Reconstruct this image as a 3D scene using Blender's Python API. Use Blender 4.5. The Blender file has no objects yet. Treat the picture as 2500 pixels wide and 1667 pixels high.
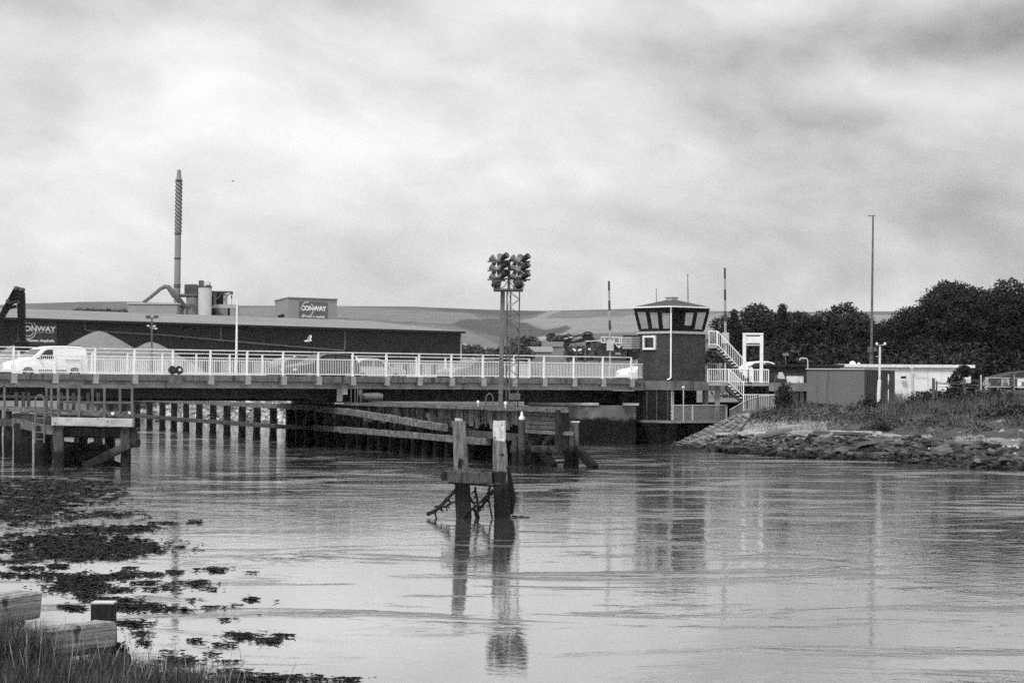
import bpy, math, random
import numpy as np
from mathutils import Vector, Matrix, noise

random.seed(7)
rng = np.random.default_rng(7)
SC = bpy.context.scene
COL = SC.collection
R = math.radians

# ------------------------------------------------------------------ camera
F = 5500.0            # focal length in photo pixels (photo 2500 x 1667)
H = 3.5               # eye height above the water
HOR = 945.0           # horizon row at the middle column
ROLL = 0.006
_p = math.atan((HOR - 833.5) / F)
FW = Vector((0, math.cos(_p), math.sin(_p)))
U0 = Vector((0, -math.sin(_p), math.cos(_p)))
X0 = Vector((1, 0, 0))
RV = math.cos(ROLL) * X0 + math.sin(ROLL) * U0
UV = -math.sin(ROLL) * X0 + math.cos(ROLL) * U0
EYE = Vector((0, 0, H))
cam = bpy.data.cameras.new("camera")
cam.lens = F / 2500 * 36
cam.sensor_width = 36
cam.clip_start = 0.5
cam.clip_end = 20000
co = bpy.data.objects.new("camera", cam)
COL.objects.link(co)
M = Matrix((RV, UV, -FW)).transposed().to_4x4()
M.translation = EYE
co.matrix_world = M
SC.camera = co

# ------------------------------------------------------------------ world, sun, exposure
SUN_EL, SUN_AZ = R(52), R(205)       # high, behind the camera's left shoulder
world = bpy.data.worlds.new("World")
SC.world = world
world.use_nodes = True


def build_world():
    nt = world.node_tree
    N, L = nt.nodes, nt.links
    N.clear()
    out = N.new("ShaderNodeOutputWorld")
    bg = N.new("ShaderNodeBackground")
    L.new(bg.outputs[0], out.inputs[0])
    tc = N.new("ShaderNodeTexCoord")
    sep = N.new("ShaderNodeSeparateXYZ")
    L.new(tc.outputs["Generated"], sep.inputs[0])

    def m(op, a, b=None, clamp=False):
        n = N.new("ShaderNodeMath")
        n.operation = op
        n.use_clamp = clamp
        for i, v in enumerate((a, b)):
            if v is None:
                continue
            if isinstance(v, (int, float)):
                n.inputs[i].default_value = v
            else:
                L.new(v, n.inputs[i])
        return n.outputs[0]
    X, Y, Z = sep.outputs
    sky = N.new("ShaderNodeTexSky")
    sky.sky_type = 'NISHITA'
    sky.sun_disc = False
    sky.sun_elevation = SUN_EL
    sky.sun_rotation = SUN_AZ
    bw = N.new("ShaderNodeRGBToBW")
    L.new(sky.outputs[0], bw.inputs[0])
    clear = m('MULTIPLY', bw.outputs[0], 0.06)

    # stratus cloud sheet, streaked along the horizon
    comb = N.new("ShaderNodeCombineXYZ")
    L.new(m('MULTIPLY', X, 9.0), comb.inputs[0])
    L.new(m('MULTIPLY', Y, 9.0), comb.inputs[1])
    zz = m('ADD', Z, m('MULTIPLY', X, 0.10))
    L.new(m('MULTIPLY', zz, 17.0), comb.inputs[2])
    n1 = N.new("ShaderNodeTexNoise")
    n1.inputs["Scale"].default_value = 1.0
    n1.inputs["Detail"].default_value = 6
    n1.inputs["Roughness"].default_value = 0.52
    n1.inputs["Distortion"].default_value = 0.4
    L.new(comb.outputs[0], n1.inputs["Vector"])
    n2 = N.new("ShaderNodeTexNoise")
    n2.inputs["Scale"].default_value = 2.6
    n2.inputs["Detail"].default_value = 8
    n2.inputs["Roughness"].default_value = 0.58
    n2.inputs["Distortion"].default_value = 0.3
    L.new(comb.outputs[0], n2.inputs["Vector"])
    val = m('ADD', 0.58, m('MULTIPLY', m('SUBTRACT', n1.outputs[0], 0.5), 0.72))
    val = m('ADD', val, m('MULTIPLY', m('SUBTRACT', n2.outputs[0], 0.5), 0.34))

    def blob(px, py, sx, sy, amp, v):
        """a broad brighter or darker cloud mass around a direction"""
        cx, cz = (px - 1250) / F, (HOR - py) / F
        dx = m('DIVIDE', m('SUBTRACT', X, cx), sx / F)
        dz = m('DIVIDE', m('SUBTRACT', Z, cz), sy / F)
        d = m('ADD', m('MULTIPLY', dx, dx), m('MULTIPLY', dz, dz))
        g = m('POWER', 2.718, m('MULTIPLY', d, -1.0))
        g = m('MULTIPLY', g, m('GREATER_THAN', Y, 0.0))
        return m('ADD', v, m('MULTIPLY', g, amp))
    for b in ((450, 170, 700, 220, .07), (1000, 320, 380, 200, .11), (300, 520, 700, 240, .10),
              (2420, 100, 480, 100, -.34), (1720, 150, 480, 80, -.10), (2020, 290, 400, 50, -.16),
              (2300, 235, 320, 80, .12), (1650, 500, 620, 90, -.13), (2250, 600, 700, 240, -.16),
              (1250, 640, 420, 120, .06), (60, 20, 300, 60, -.16), (900, 30, 240, 60, -.14),
              (1950, 50, 260, 50, .06), (30, 360, 200, 60, -.07), (1350, 430, 260, 60, .10)):
        val = blob(*b, val)
    # an overcast sky brightens towards the zenith
    val = m('ADD', val, m('MULTIPLY', m('MAXIMUM', m('SUBTRACT', Z, 0.13), 0.0), 0.9))
    val = m('MINIMUM', m('MAXIMUM', val, 0.2), 1.35)
    val = m('ADD', m('MULTIPLY', val, 0.93), m('MULTIPLY', clear, 0.07))
    # ground half of the dome is dim
    val = m('MULTIPLY', val, m('ADD', 0.25, m('MULTIPLY', m('GREATER_THAN', Z, -0.004), 0.75)))
    L.new(val, bg.inputs[0])
    bg.inputs[1].default_value = 1.0


build_world()
sun = bpy.data.lights.new("sun", 'SUN')
sun.energy = 2.2
sun.angle = R(12)
sun.color = (1, 1, 1)
so = bpy.data.objects.new("sun", sun)
COL.objects.link(so)
_d = Vector((math.sin(SUN_AZ) * math.cos(SUN_EL), math.cos(SUN_AZ) * math.cos(SUN_EL), math.sin(SUN_EL)))
so.rotation_euler = _d.to_track_quat('Z', 'Y').to_euler()
SC.view_settings.view_transform = 'Standard'
SC.view_settings.look = 'None'
SC.view_settings.exposure = 0.35
SC.view_settings.gamma = 1.0
SC.render.engine = 'CYCLES'
HAZE = 0.00004       # density of the air per metre
SC.cycles.max_bounces = 6
SC.cycles.use_denoising = False
SC.cycles.use_adaptive_sampling = True
SC.cycles.adaptive_threshold = 0.03
SC.cycles.adaptive_min_samples = 20


# ------------------------------------------------------------------ photo geometry helpers
def ray(px, py):
    return (FW + RV * ((px - 1250) / F) + UV * (-(py - 833.5) / F))


def P(px, py, D):
    d = ray(px, py)
    return EYE + d * (D / d.y)


def W(px, py, z=0.0):
    d = ray(px, py)
    return EYE + d * ((z - H) / d.z)


def XY(px, D, z):
    """point at column px, distance D, height z"""
    py = HOR + ROLL * (px - 1250) - (z - H) * F / D
    q = P(px, py, D)
    return Vector((q.x, q.y, z))


def proj(p):
    d = Vector(p) - EYE
    z = d.dot(FW)
    return 1250 + F * d.dot(RV) / z, 833.5 - F * d.dot(UV) / z


def mpp(D):
    return D / F


# ------------------------------------------------------------------ mesh builder
class MB:
    def __init__(s):
        s.v, s.f = [], []

    def add(s, vs, fs):
        o = len(s.v)
        s.v += [Vector(v) for v in vs]
        s.f += [tuple(i + o for i in f) for f in fs]
        return s

    def box(s, c, size, rz=0.0):
        hx, hy, hz = size[0] / 2, size[1] / 2, size[2] / 2
        cs, sn = math.cos(rz), math.sin(rz)
        vs = []
        for dz in (-hz, hz):
            for dx, dy in ((-hx, -hy), (hx, -hy), (hx, hy), (-hx, hy)):
                vs.append((c[0] + dx * cs - dy * sn, c[1] + dx * sn + dy * cs, c[2] + dz))
        return s.add(vs, [(3, 2, 1, 0), (4, 5, 6, 7), (0, 1, 5, 4), (1, 2, 6, 5), (2, 3, 7, 6), (3, 0, 4, 7)])

    def beam(s, a, b, w, h=None, up=(0, 0, 1), seg=1, jit=0.0, bev=0.0):
        """bar from a to b, w wide and h high, worn when jit > 0; bev chamfers its long edges"""
        h = h or w
        a, b = Vector(a), Vector(b)
        t = (b - a).normalized()
        up = Vector(up)
        if abs(t.dot(up)) > 0.95:
            up = Vector((0, 1, 0)) if abs(t.y) < 0.9 else Vector((1, 0, 0))
        sd = t.cross(up).normalized()
        uu = sd.cross(t).normalized()
        x, y = w / 2, h / 2
        if bev:
            c = bev
            prof = [(-x + c, -y), (x - c, -y), (x, -y + c), (x, y - c), (x - c, y), (-x + c, y), (-x, y - c), (-x, -y + c)]
        else:
            prof = [(-x, -y), (x, -y), (x, y), (-x, y)]
        n = len(prof)
        vs, fs = [], []
        for i in range(seg + 1):
            p = a.lerp(b, i / seg)
            for (q, r) in prof:
                j = Vector((random.uniform(-jit, jit), random.uniform(-jit, jit), random.uniform(-jit, jit))) if jit else Vector()
                vs.append(p + sd * q + uu * r + j)
        for i in range(seg):
            for k in range(n):
                k2 = (k + 1) % n
                fs.append((i * n + k, i * n + k2, (i + 1) * n + k2, (i + 1) * n + k))
        fs.append(tuple(reversed(range(n))))
        fs.append(tuple(seg * n + k for k in range(n)))
        return s.add(vs, fs)

    def tube(s, pts, r, n=8, closed=False):
        pts = [Vector(p) for p in pts]
        rs = r if isinstance(r, (list, tuple)) else [r] * len(pts)
        vs, fs = [], []
        m = len(pts)
        prev = None
        for i, p in enumerate(pts):
            t = (pts[min(i + 1, m - 1)] - pts[max(i - 1, 0)])
            t.normalize()
            if prev is None:
                ref = Vector((0, 0, 1)) if abs(t.z) < 0.9 else Vector((1, 0, 0))
                u = t.cross(ref).normalized()
            else:
                u = (prev - t * prev.dot(t)).normalized()
            prev = u
            w = t.cross(u)
            for k in range(n):
                a = 2 * math.pi * k / n
                vs.append(p + (u * math.cos(a) + w * math.sin(a)) * rs[i])
        for i in range(m - 1):
            for k in range(n):
                k2 = (k + 1) % n
                fs.append((i * n + k, i * n + k2, (i + 1) * n + k2, (i + 1) * n + k))
        fs.append(tuple(reversed(range(n))))
        fs.append(tuple((m - 1) * n + k for k in range(n)))
        return s.add(vs, fs)

    def prism(s, pts, off):
        """polygon pts swept by the vector off"""
        off = Vector(off)
        pts = [Vector(p) for p in pts]
        n = len(pts)
        vs = pts + [p + off for p in pts]
        fs = [tuple(reversed(range(n))), tuple(range(n, 2 * n))]
        for k in range(n):
            k2 = (k + 1) % n
            fs.append((k, k2, n + k2, n + k))
        return s.add(vs, fs)

    def lathe(s, c, prof, n=20, axis=(0, 0, 1)):
        ax = Vector(axis).normalized()
        q = ax.to_track_quat('Z', 'Y')
        c = Vector(c)
        vs, fs = [], []
        m = len(prof)
        for (r, z) in prof:
            for k in range(n):
                a = 2 * math.pi * k / n
                vs.append(c + q @ Vector((r * math.cos(a), r * math.sin(a), z)))
        for i in range(m - 1):
            for k in range(n):
                k2 = (k + 1) % n
                fs.append((i * n + k, i * n + k2, (i + 1) * n + k2, (i + 1) * n + k))
        fs.append(tuple(reversed(range(n))))
        fs.append(tuple((m - 1) * n + k for k in range(n)))
        return s.add(vs, fs)

    def quads(s, arr):
        """arr: (n,4,3) numpy"""
        o = len(s.v)
        n = arr.shape[0]
        s.v += [Vector(x) for x in arr.reshape(-1, 3).tolist()]
        s.f += [(o + 4 * i, o + 4 * i + 1, o + 4 * i + 2, o + 4 * i + 3) for i in range(n)]
        return s

    def rock(s, c, size, rz=0, flat=0.4, tilt=0.2):
        """an angular broken block"""
        q = Matrix.Rotation(rz, 3, 'Z') @ Matrix.Rotation(random.uniform(-tilt, tilt), 3, 'X') @ Matrix.Rotation(random.uniform(-tilt, tilt), 3, 'Y')
        n = random.choice((5, 6, 6, 7))
        top, bot = [], []
        for k in range(n):
            a = 2 * math.pi * k / n + random.uniform(-.3, .3)
            r = random.uniform(.75, 1.1)
            p = Vector((r * math.cos(a) * size[0] / 2, r * math.sin(a) * size[1] / 2, size[2] / 2 * random.uniform(.6, 1.1)))
            top.append(Vector(c) + q @ p)
            p2 = Vector((p.x * 1.08, p.y * 1.08, -size[2] / 2))
            bot.append(Vector(c) + q @ p2)
        fs = [tuple(range(n)), tuple(reversed(range(n, 2 * n)))]
        for k in range(n):
            k2 = (k + 1) % n
            fs.append((n + k, n + k2, k2, k))
        return s.add(top + bot, fs)

    def mesh(s, name, base=(0, 0, 0), smooth=False):
        b = Vector(base)
        me = bpy.data.meshes.new(name)
        me.from_pydata([tuple(v - b) for v in s.v], [], s.f)
        me.validate()
        me.update()
        if smooth:
            me.polygons.foreach_set("use_smooth", [True] * len(me.polygons))
            try:
                me.set_sharp_from_angle(angle=R(40))
            except Exception:
                pass
        return me


def link(name, me, mat, parent=None, loc=(0, 0, 0)):
    o = bpy.data.objects.new(name, me)
    if mat is not None:
        me.materials.append(mat)
    COL.objects.link(o)
    o.parent = parent
    o.location = loc
    return o


def tag(o, label=None, cat=None, group=None, kind=None):
    for k, v in (("label", label), ("category", cat), ("group", group), ("kind", kind)):
        if v:
            o[k] = v
    return o


class Thing:
    """an Empty at a thing's base that parents its parts; parts are built in world coordinates"""

    def __init__(s, name, label, cat, base, group=None, rz=0.0, local=False):
        s.base = Vector(base)
        s.local = local
        s.o = bpy.data.objects.new(name, None)
        COL.objects.link(s.o)
        s.o.location = s.base
        s.o.rotation_euler = (0, 0, rz)
        s.o.empty_display_size = 0.3
        tag(s.o, label, cat, group)

    def part(s, name, mb, mat, parent=None, label=None, smooth=False):
        me = mb.mesh(name, (0, 0, 0) if s.local else s.base, smooth)
        o = link(name, me, mat, parent or s.o)
        if label:
            o["label"] = label
        return o


def solo(name, mb, mat, label, cat, base=None, group=None, smooth=False):
    b = Vector(base) if base is not None else mb.v[0].copy()
    o = link(name, mb.mesh(name, b, smooth), mat, None, b)
    return tag(o, label, cat, group)


def structure(name, mb, mat, kind='structure', smooth=False):
    o = link(name, mb.mesh(name, (0, 0, 0), smooth), mat)
    o["kind"] = kind
    return o


def copy_tree(o, parent=None):
    c = o.copy()
    COL.objects.link(c)
    c.parent = parent
    for ch in [x for x in COL.objects if x.parent == o]:
        copy_tree(ch, c)
    return c


# ------------------------------------------------------------------ materials
MATS = {}


def gm(name, lo, hi, scale=2.0, rough=0.7, stretch=(1, 1, 1), bump=0.0, bscale=None, metal=0.0,
       detail=6, spec=0.1, tide=None, speck=None, island=0.0, streak=None):
    """grey material varying between two albedos; tide=(height, albedo) is the wet weed line on river timber"""
    m = bpy.data.materials.new(name)
    m.use_nodes = True
    nt = m.node_tree
    N, L = nt.nodes, nt.links
    b = N["Principled BSDF"]
    b.inputs["Roughness"].default_value = rough
    b.inputs["Metallic"].default_value = metal
    b.inputs["Specular IOR Level"].default_value = spec
    tc = N.new("ShaderNodeTexCoord")
    mp = N.new("ShaderNodeMapping")
    mp.inputs["Scale"].default_value = stretch
    L.new(tc.outputs["Object"], mp.inputs[0])
    nz = N.new("ShaderNodeTexNoise")
    nz.inputs["Scale"].default_value = scale
    nz.inputs["Detail"].default_value = detail
    nz.inputs["Roughness"].default_value = 0.6
    L.new(mp.outputs[0], nz.inputs["Vector"])
    mr = N.new("ShaderNodeMapRange")
    mr.inputs[1].default_value = 0.3
    mr.inputs[2].default_value = 0.7
    mr.inputs[3].default_value = lo
    mr.inputs[4].default_value = hi
    L.new(nz.outputs[0], mr.inputs[0])
    val = mr.outputs[0]

    def math_(op, a, b_=None):
        n = N.new("ShaderNodeMath")
        n.operation = op
        for i, v in enumerate((a, b_)):
            if v is None:
                continue
            if isinstance(v, (int, float)):
                n.inputs[i].default_value = v
            else:
                L.new(v, n.inputs[i])
        return n.outputs[0]

    def rng_(src, a, b_, c, d):
        n = N.new("ShaderNodeMapRange")
        for i, v in enumerate((a, b_, c, d)):
            n.inputs[i + 1].default_value = v
        L.new(src, n.inputs[0])
        return n.outputs[0]

    def mix(f, a, b_):
        n = N.new("ShaderNodeMix")
        n.data_type = 'FLOAT'
        L.new(f, n.inputs[0])
        for i, v in ((2, a), (3, b_)):
            if isinstance(v, (int, float)):
                n.inputs[i].default_value = v
            else:
                L.new(v, n.inputs[i])
        return n.outputs[0]
    if speck:   # (scale, threshold, albedo) : spots of rust, lichen, chipped paint
        n2 = N.new("ShaderNodeTexNoise")
        n2.inputs["Scale"].default_value = speck[0]
        n2.inputs["Detail"].default_value = 3
        L.new(tc.outputs["Object"], n2.inputs["Vector"])
        val = mix(rng_(n2.outputs[0], speck[1], speck[1] + 0.05, 0, 1), val, speck[2])
    if streak:  # (x scale, albedo, threshold): rain runs down a face
        mp2 = N.new("ShaderNodeMapping")
        mp2.inputs["Scale"].default_value = (streak[0], streak[0], streak[0] * .08)
        L.new(tc.outputs["Object"], mp2.inputs[0])
        n3 = N.new("ShaderNodeTexNoise")
        n3.inputs["Scale"].default_value = 1
        n3.inputs["Detail"].default_value = 3
        L.new(mp2.outputs[0], n3.inputs["Vector"])
        val = mix(rng_(n3.outputs[0], streak[2], streak[2] + .12, 0, .8), val, streak[1])
    if tide:
        geo = N.new("ShaderNodeNewGeometry")
        sp = N.new("ShaderNodeSeparateXYZ")
        L.new(geo.outputs["Position"], sp.inputs[0])
        n4 = N.new("ShaderNodeTexNoise")
        n4.inputs["Scale"].default_value = 2.2
        n4.inputs["Detail"].default_value = 4
        L.new(geo.outputs["Position"], n4.inputs["Vector"])
        zz = math_('ADD', sp.outputs[2], math_('MULTIPLY', math_('SUBTRACT', n4.outputs[0], .5), .9))
        val = mix(rng_(zz, tide[0] - .12, tide[0] + .12, 1, 0), val, math_('MULTIPLY', rng_(nz.outputs[0], .3, .7, .6, 1.5), tide[1]))
    if island:
        geo2 = N.new("ShaderNodeNewGeometry")
        val = math_('MULTIPLY', val, rng_(geo2.outputs["Random Per Island"], 0, 1, 1 - island, 1 + island))
    L.new(val, b.inputs["Base Color"])
    if bump:
        bp = N.new("ShaderNodeBump")
        bp.inputs["Strength"].default_value = bump
        bp.inputs["Distance"].default_value = 0.05
        if bscale:
            n5 = N.new("ShaderNodeTexNoise")
            n5.inputs["Scale"].default_value = bscale
            n5.inputs["Detail"].default_value = 5
            L.new(mp.outputs[0], n5.inputs["Vector"])
            L.new(n5.outputs[0], bp.inputs["Height"])
        else:
            L.new(nz.outputs[0], bp.inputs["Height"])
        L.new(bp.outputs[0], b.inputs["Normal"])
    MATS[name] = m
    return m


white_paint = gm("white_paint", .72, .84, 3, .45, speck=(14, .66, .35))
white_worn = gm("white_worn", .60, .80, 4, .55, speck=(9, .6, .3))
white_body = gm("white_body", .80, .84, 1, .22, spec=.5)
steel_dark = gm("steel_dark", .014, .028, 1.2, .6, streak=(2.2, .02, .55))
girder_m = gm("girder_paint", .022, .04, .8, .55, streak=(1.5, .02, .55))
edge_conc = gm("edge_concrete", .085, .17, 3, .85, streak=(5, .03, .56), bump=.3)
bracket_m = gm("bracket_paint", .24, .36, 5, .8)
ledge_m = gm("ledge_paint", .30, .50, 9, .7)
concrete = gm("concrete", .22, .36, 1.2, .9, bump=.3, streak=(1.2, .14, .6))
conc_tide = gm("tidal_concrete", .05, .16, 1.1, .85, bump=.4, tide=(1.55, .006), streak=(1.4, .09, .55))
timber = gm("weathered_timber", .035, .16, 1.6, .9, stretch=(5, 5, .9), bump=.5, tide=(.75, .018), speck=(6, .66, .05))
timber_h = gm("weathered_waling", .045, .19, 3.2, .9, bump=.5, tide=(.55, .02), speck=(5, .64, .05))
timber_dark = gm("wet_dark_timber", .010, .035, 2.2, .8, stretch=(3, 3, .7), bump=.5, tide=(.8, .01))
timber_mid = gm("mid_timber", .022, .085, 2.2, .9, stretch=(3, 3, .8), bump=.5, tide=(.7, .016))
dolphin_wood = gm("dolphin_wood", .045, .22, 2.4, .9, stretch=(6, 6, .8), bump=.7, tide=(1.0, .022), speck=(5, .67, .03))
dolphin_pale = gm("dolphin_pale_wood", .30, .62, 4, .9, stretch=(3, 3, 1), bump=.5, speck=(8, .6, .15))
brick_m = None
road_m = gm("asphalt", .04, .06, 8, .9)
pave_m = gm("footway", .22, .28, 6, .9)
glass_dark = gm("dark_glass", .01, .015, 1, .06, spec=.8)
tyre_m = gm("tyre", .012, .02, 8, .9)
rim_m = gm("wheel_rim", .30, .40, 6, .35, metal=.6)
black_trim = gm("black_trim", .015, .03, 4, .6)
lamp_glass = gm("lamp_glass", .5, .6, 4, .15)
roof_tile = gm("roof_felt", .045, .09, 9, .95, bump=.6, bscale=30)
cab_dark = gm("cab_frame_paint", .010, .018, 2, .4)
clad_dark = gm("dark_cladding", .020, .028, .25, .55, streak=(.8, .018, .6))
clad_roof = gm("pale_roof_sheet", .15, .20, .12, .7, speck=(.6, .68, .3))
clad_pale = gm("pale_cladding", .24, .29, .3, .6)
clad_mid = gm("mid_cladding", .17, .20, .3, .6)
silo_m = gm("silo_paint", .34, .42, .4, .6, streak=(1, .24, .6))
silo_d = gm("silo_grey", .15, .21, .4, .7, streak=(1, .09, .55))
plant_dark = gm("plant_steel", .04, .10, .8, .7)
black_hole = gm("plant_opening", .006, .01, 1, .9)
gravel_m = gm("gravel", .13, .19, 2.5, .95, bump=.5, bscale=8)
sign_m = gm("sign_panel", .055, .065, .5, .5)
sign_pale = gm("pale_sign_panel", .11, .13, .5, .5)
text_m = gm("white_lettering", .78, .84, 1, .5)
logo_m = gm("logo_grey", .40, .5, 1, .5)
chim_m = gm("chimney_steel", .19, .26, .35, .6, streak=(.5, .09, .6))
galv = gm("galvanised_steel", .07, .16, 2.5, .55, metal=.2)
galv_pale = gm("pale_galvanised", .38, .52, 2.5, .55)
mast_dark = gm("mast_paint", .09, .16, 2, .6, speck=(5, .64, .05))
leaf_m = gm("leaf", .004, .042, .45, .8, spec=.15, island=.55)
leaf_far = gm("far_leaf", .045, .07, .02, .9, spec=.1, island=.3)
bark_m = gm("bark", .05, .10, 3, .95, stretch=(4, 4, .6), bump=.6)
shrub_m = gm("shrub_leaf", .024, .05, .5, .85, spec=.15, island=.5)
grass_m = gm("rough_grass", .05, .15, .25, .9, spec=.15, island=.5)
grass_near = gm("near_grass", .025, .075, .9, .85, spec=.15, island=.6)
dry_stem = gm("dry_stem", .22, .32, 2, .9, spec=.1)
weed_m = gm("wet_seaweed", .005, .016, 2, .6, spec=.08, island=.7)
bank_m = gm("bank_soil", .10, .24, .5, .95, bump=.6, bscale=6, speck=(1.3, .62, .38), tide=(.95, .03))
mud_m = gm("wet_mud", .025, .06, 1.5, .6, bump=.6)
rock_m = gm("broken_stone", .018, .105, 1.1, .9, bump=.5, bscale=6, tide=(.3, .02), island=.85)
slab_m = gm("broken_slab", .20, .44, 1.2, .9, bump=.4, bscale=7, speck=(2, .62, .12))
stone_pitch = gm("stone_pitching", .08, .20, 1.6, .9, bump=.5, bscale=6, tide=(.3, .03), island=.45)
ground_m = gm("ground", .10, .18, .05, .95)
cabin_white = gm("cabin_render", .62, .76, 2.2, .85, speck=(3, .68, .4), streak=(2.5, .45, .64))
shed_grey = gm("shed_grey", .13, .155, .8, .6, streak=(2, .11, .62))
shed_dark = gm("shed_side", .055, .07, 1, .6)
door_white = gm("door_white", .52, .72, 3, .55, streak=(5, .3, .6))
fence_wood = gm("fence_wood", .09, .19, 3, .9, stretch=(6, 6, .6), island=.35)
mesh_m = gm("mesh_panel", .13, .19, 5, .7)
red_band = gm("dark_band_paint", .05, .08, 4, .5)
fore_wood = gm("sawn_timber", .10, .34, 1.6, .9, stretch=(.4, 9, 16), bump=1.0, detail=4, speck=(2.2, .68, .05))
fore_dark = gm("tarred_post", .012, .03, 3, .8, stretch=(5, 5, 1), bump=.6)
gull_m = gm("white_feather", .75, .85, 3, .8)


def brick_mat():
    m = bpy.data.materials.new("dark_brick")
    m.use_nodes = True
    N, L = m.node_tree.nodes, m.node_tree.links
    b = N["Principled BSDF"]
    b.inputs["Roughness"].default_value = .9
    tc = N.new("ShaderNodeTexCoord")
    mp = N.new("ShaderNodeMapping")
    sp = N.new("ShaderNodeSeparateXYZ")
    cb = N.new("ShaderNodeCombineXYZ")
    L.new(tc.outputs["Object"], sp.inputs[0])
    ad = N.new("ShaderNodeMath")
    ad.operation = 'ADD'
    L.new(sp.outputs[0], ad.inputs[0])
    L.new(sp.outputs[1], ad.inputs[1])
    L.new(ad.outputs[0], cb.inputs[0])
    L.new(sp.outputs[2], cb.inputs[1])
    br = N.new("ShaderNodeTexBrick")
    br.inputs["Color1"].default_value = (.015, .015, .015, 1)
    br.inputs["Color2"].default_value = (.038, .038, .038, 1)
    br.inputs["Mortar"].default_value = (.055, .055, .055, 1)
    br.inputs["Scale"].default_value = 1
    br.inputs["Brick Width"].default_value = .225
    br.inputs["Row Height"].default_value = .075
    br.inputs["Mortar Size"].default_value = .008
    L.new(cb.outputs[0], br.inputs["Vector"])
    nz = N.new("ShaderNodeTexNoise")
    nz.inputs["Scale"].default_value = 1.2
    nz.inputs["Detail"].default_value = 6
    L.new(tc.outputs["Object"], nz.inputs["Vector"])
    mr = N.new("ShaderNodeMapRange")
    mr.inputs[1].default_value, mr.inputs[2].default_value = .3, .7
    mr.inputs[3].default_value, mr.inputs[4].default_value = .7, 1.3
    L.new(nz.outputs[0], mr.inputs[0])
    mx = N.new("ShaderNodeMix")
    mx.data_type = 'RGBA'
    mx.blend_type = 'MULTIPLY'
    mx.inputs[0].default_value = 1
    L.new(br.outputs[0], mx.inputs[6])
    L.new(mr.outputs[0], mx.inputs[7])
    L.new(mx.outputs[2], b.inputs["Base Color"])
    return m


brick_m = brick_mat()


def glass_mat():
    """thin pane: mostly see-through, a little mirror"""
    m = bpy.data.materials.new("window_glass")
    m.use_nodes = True
    N, L = m.node_tree.nodes, m.node_tree.links
    out = N["Material Output"]
    N.remove(N["Principled BSDF"])
    tr = N.new("ShaderNodeBsdfTransparent")
    tr.inputs[0].default_value = (.88, .88, .88, 1)
    gl = N.new("ShaderNodeBsdfGlossy")
    gl.inputs["Roughness"].default_value = .02
    mx = N.new("ShaderNodeMixShader")
    mx.inputs[0].default_value = .07
    L.new(tr.outputs[0], mx.inputs[1])
    L.new(gl.outputs[0], mx.inputs[2])
    L.new(mx.outputs[0], out.inputs[0])
    return m


clear_glass = glass_mat()


def mesh_fence_mat(cover):
    """woven wire: most light goes through"""
    m = bpy.data.materials.new("woven_wire")
    m.use_nodes = True
    N, L = m.node_tree.nodes, m.node_tree.links
    out = N["Material Output"]
    b = N["Principled BSDF"]
    b.inputs["Base Color"].default_value = (.25, .25, .25, 1)
    b.inputs["Roughness"].default_value = .6
    tr = N.new("ShaderNodeBsdfTransparent")
    mx = N.new("ShaderNodeMixShader")
    mx.inputs[0].default_value = cover
    L.new(tr.outputs[0], mx.inputs[1])
    L.new(b.outputs[0], mx.inputs[2])
    L.new(mx.outputs[0], out.inputs[0])
    return m


wire_m = mesh_fence_mat(.45)
wire_light = mesh_fence_mat(.22)


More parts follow.
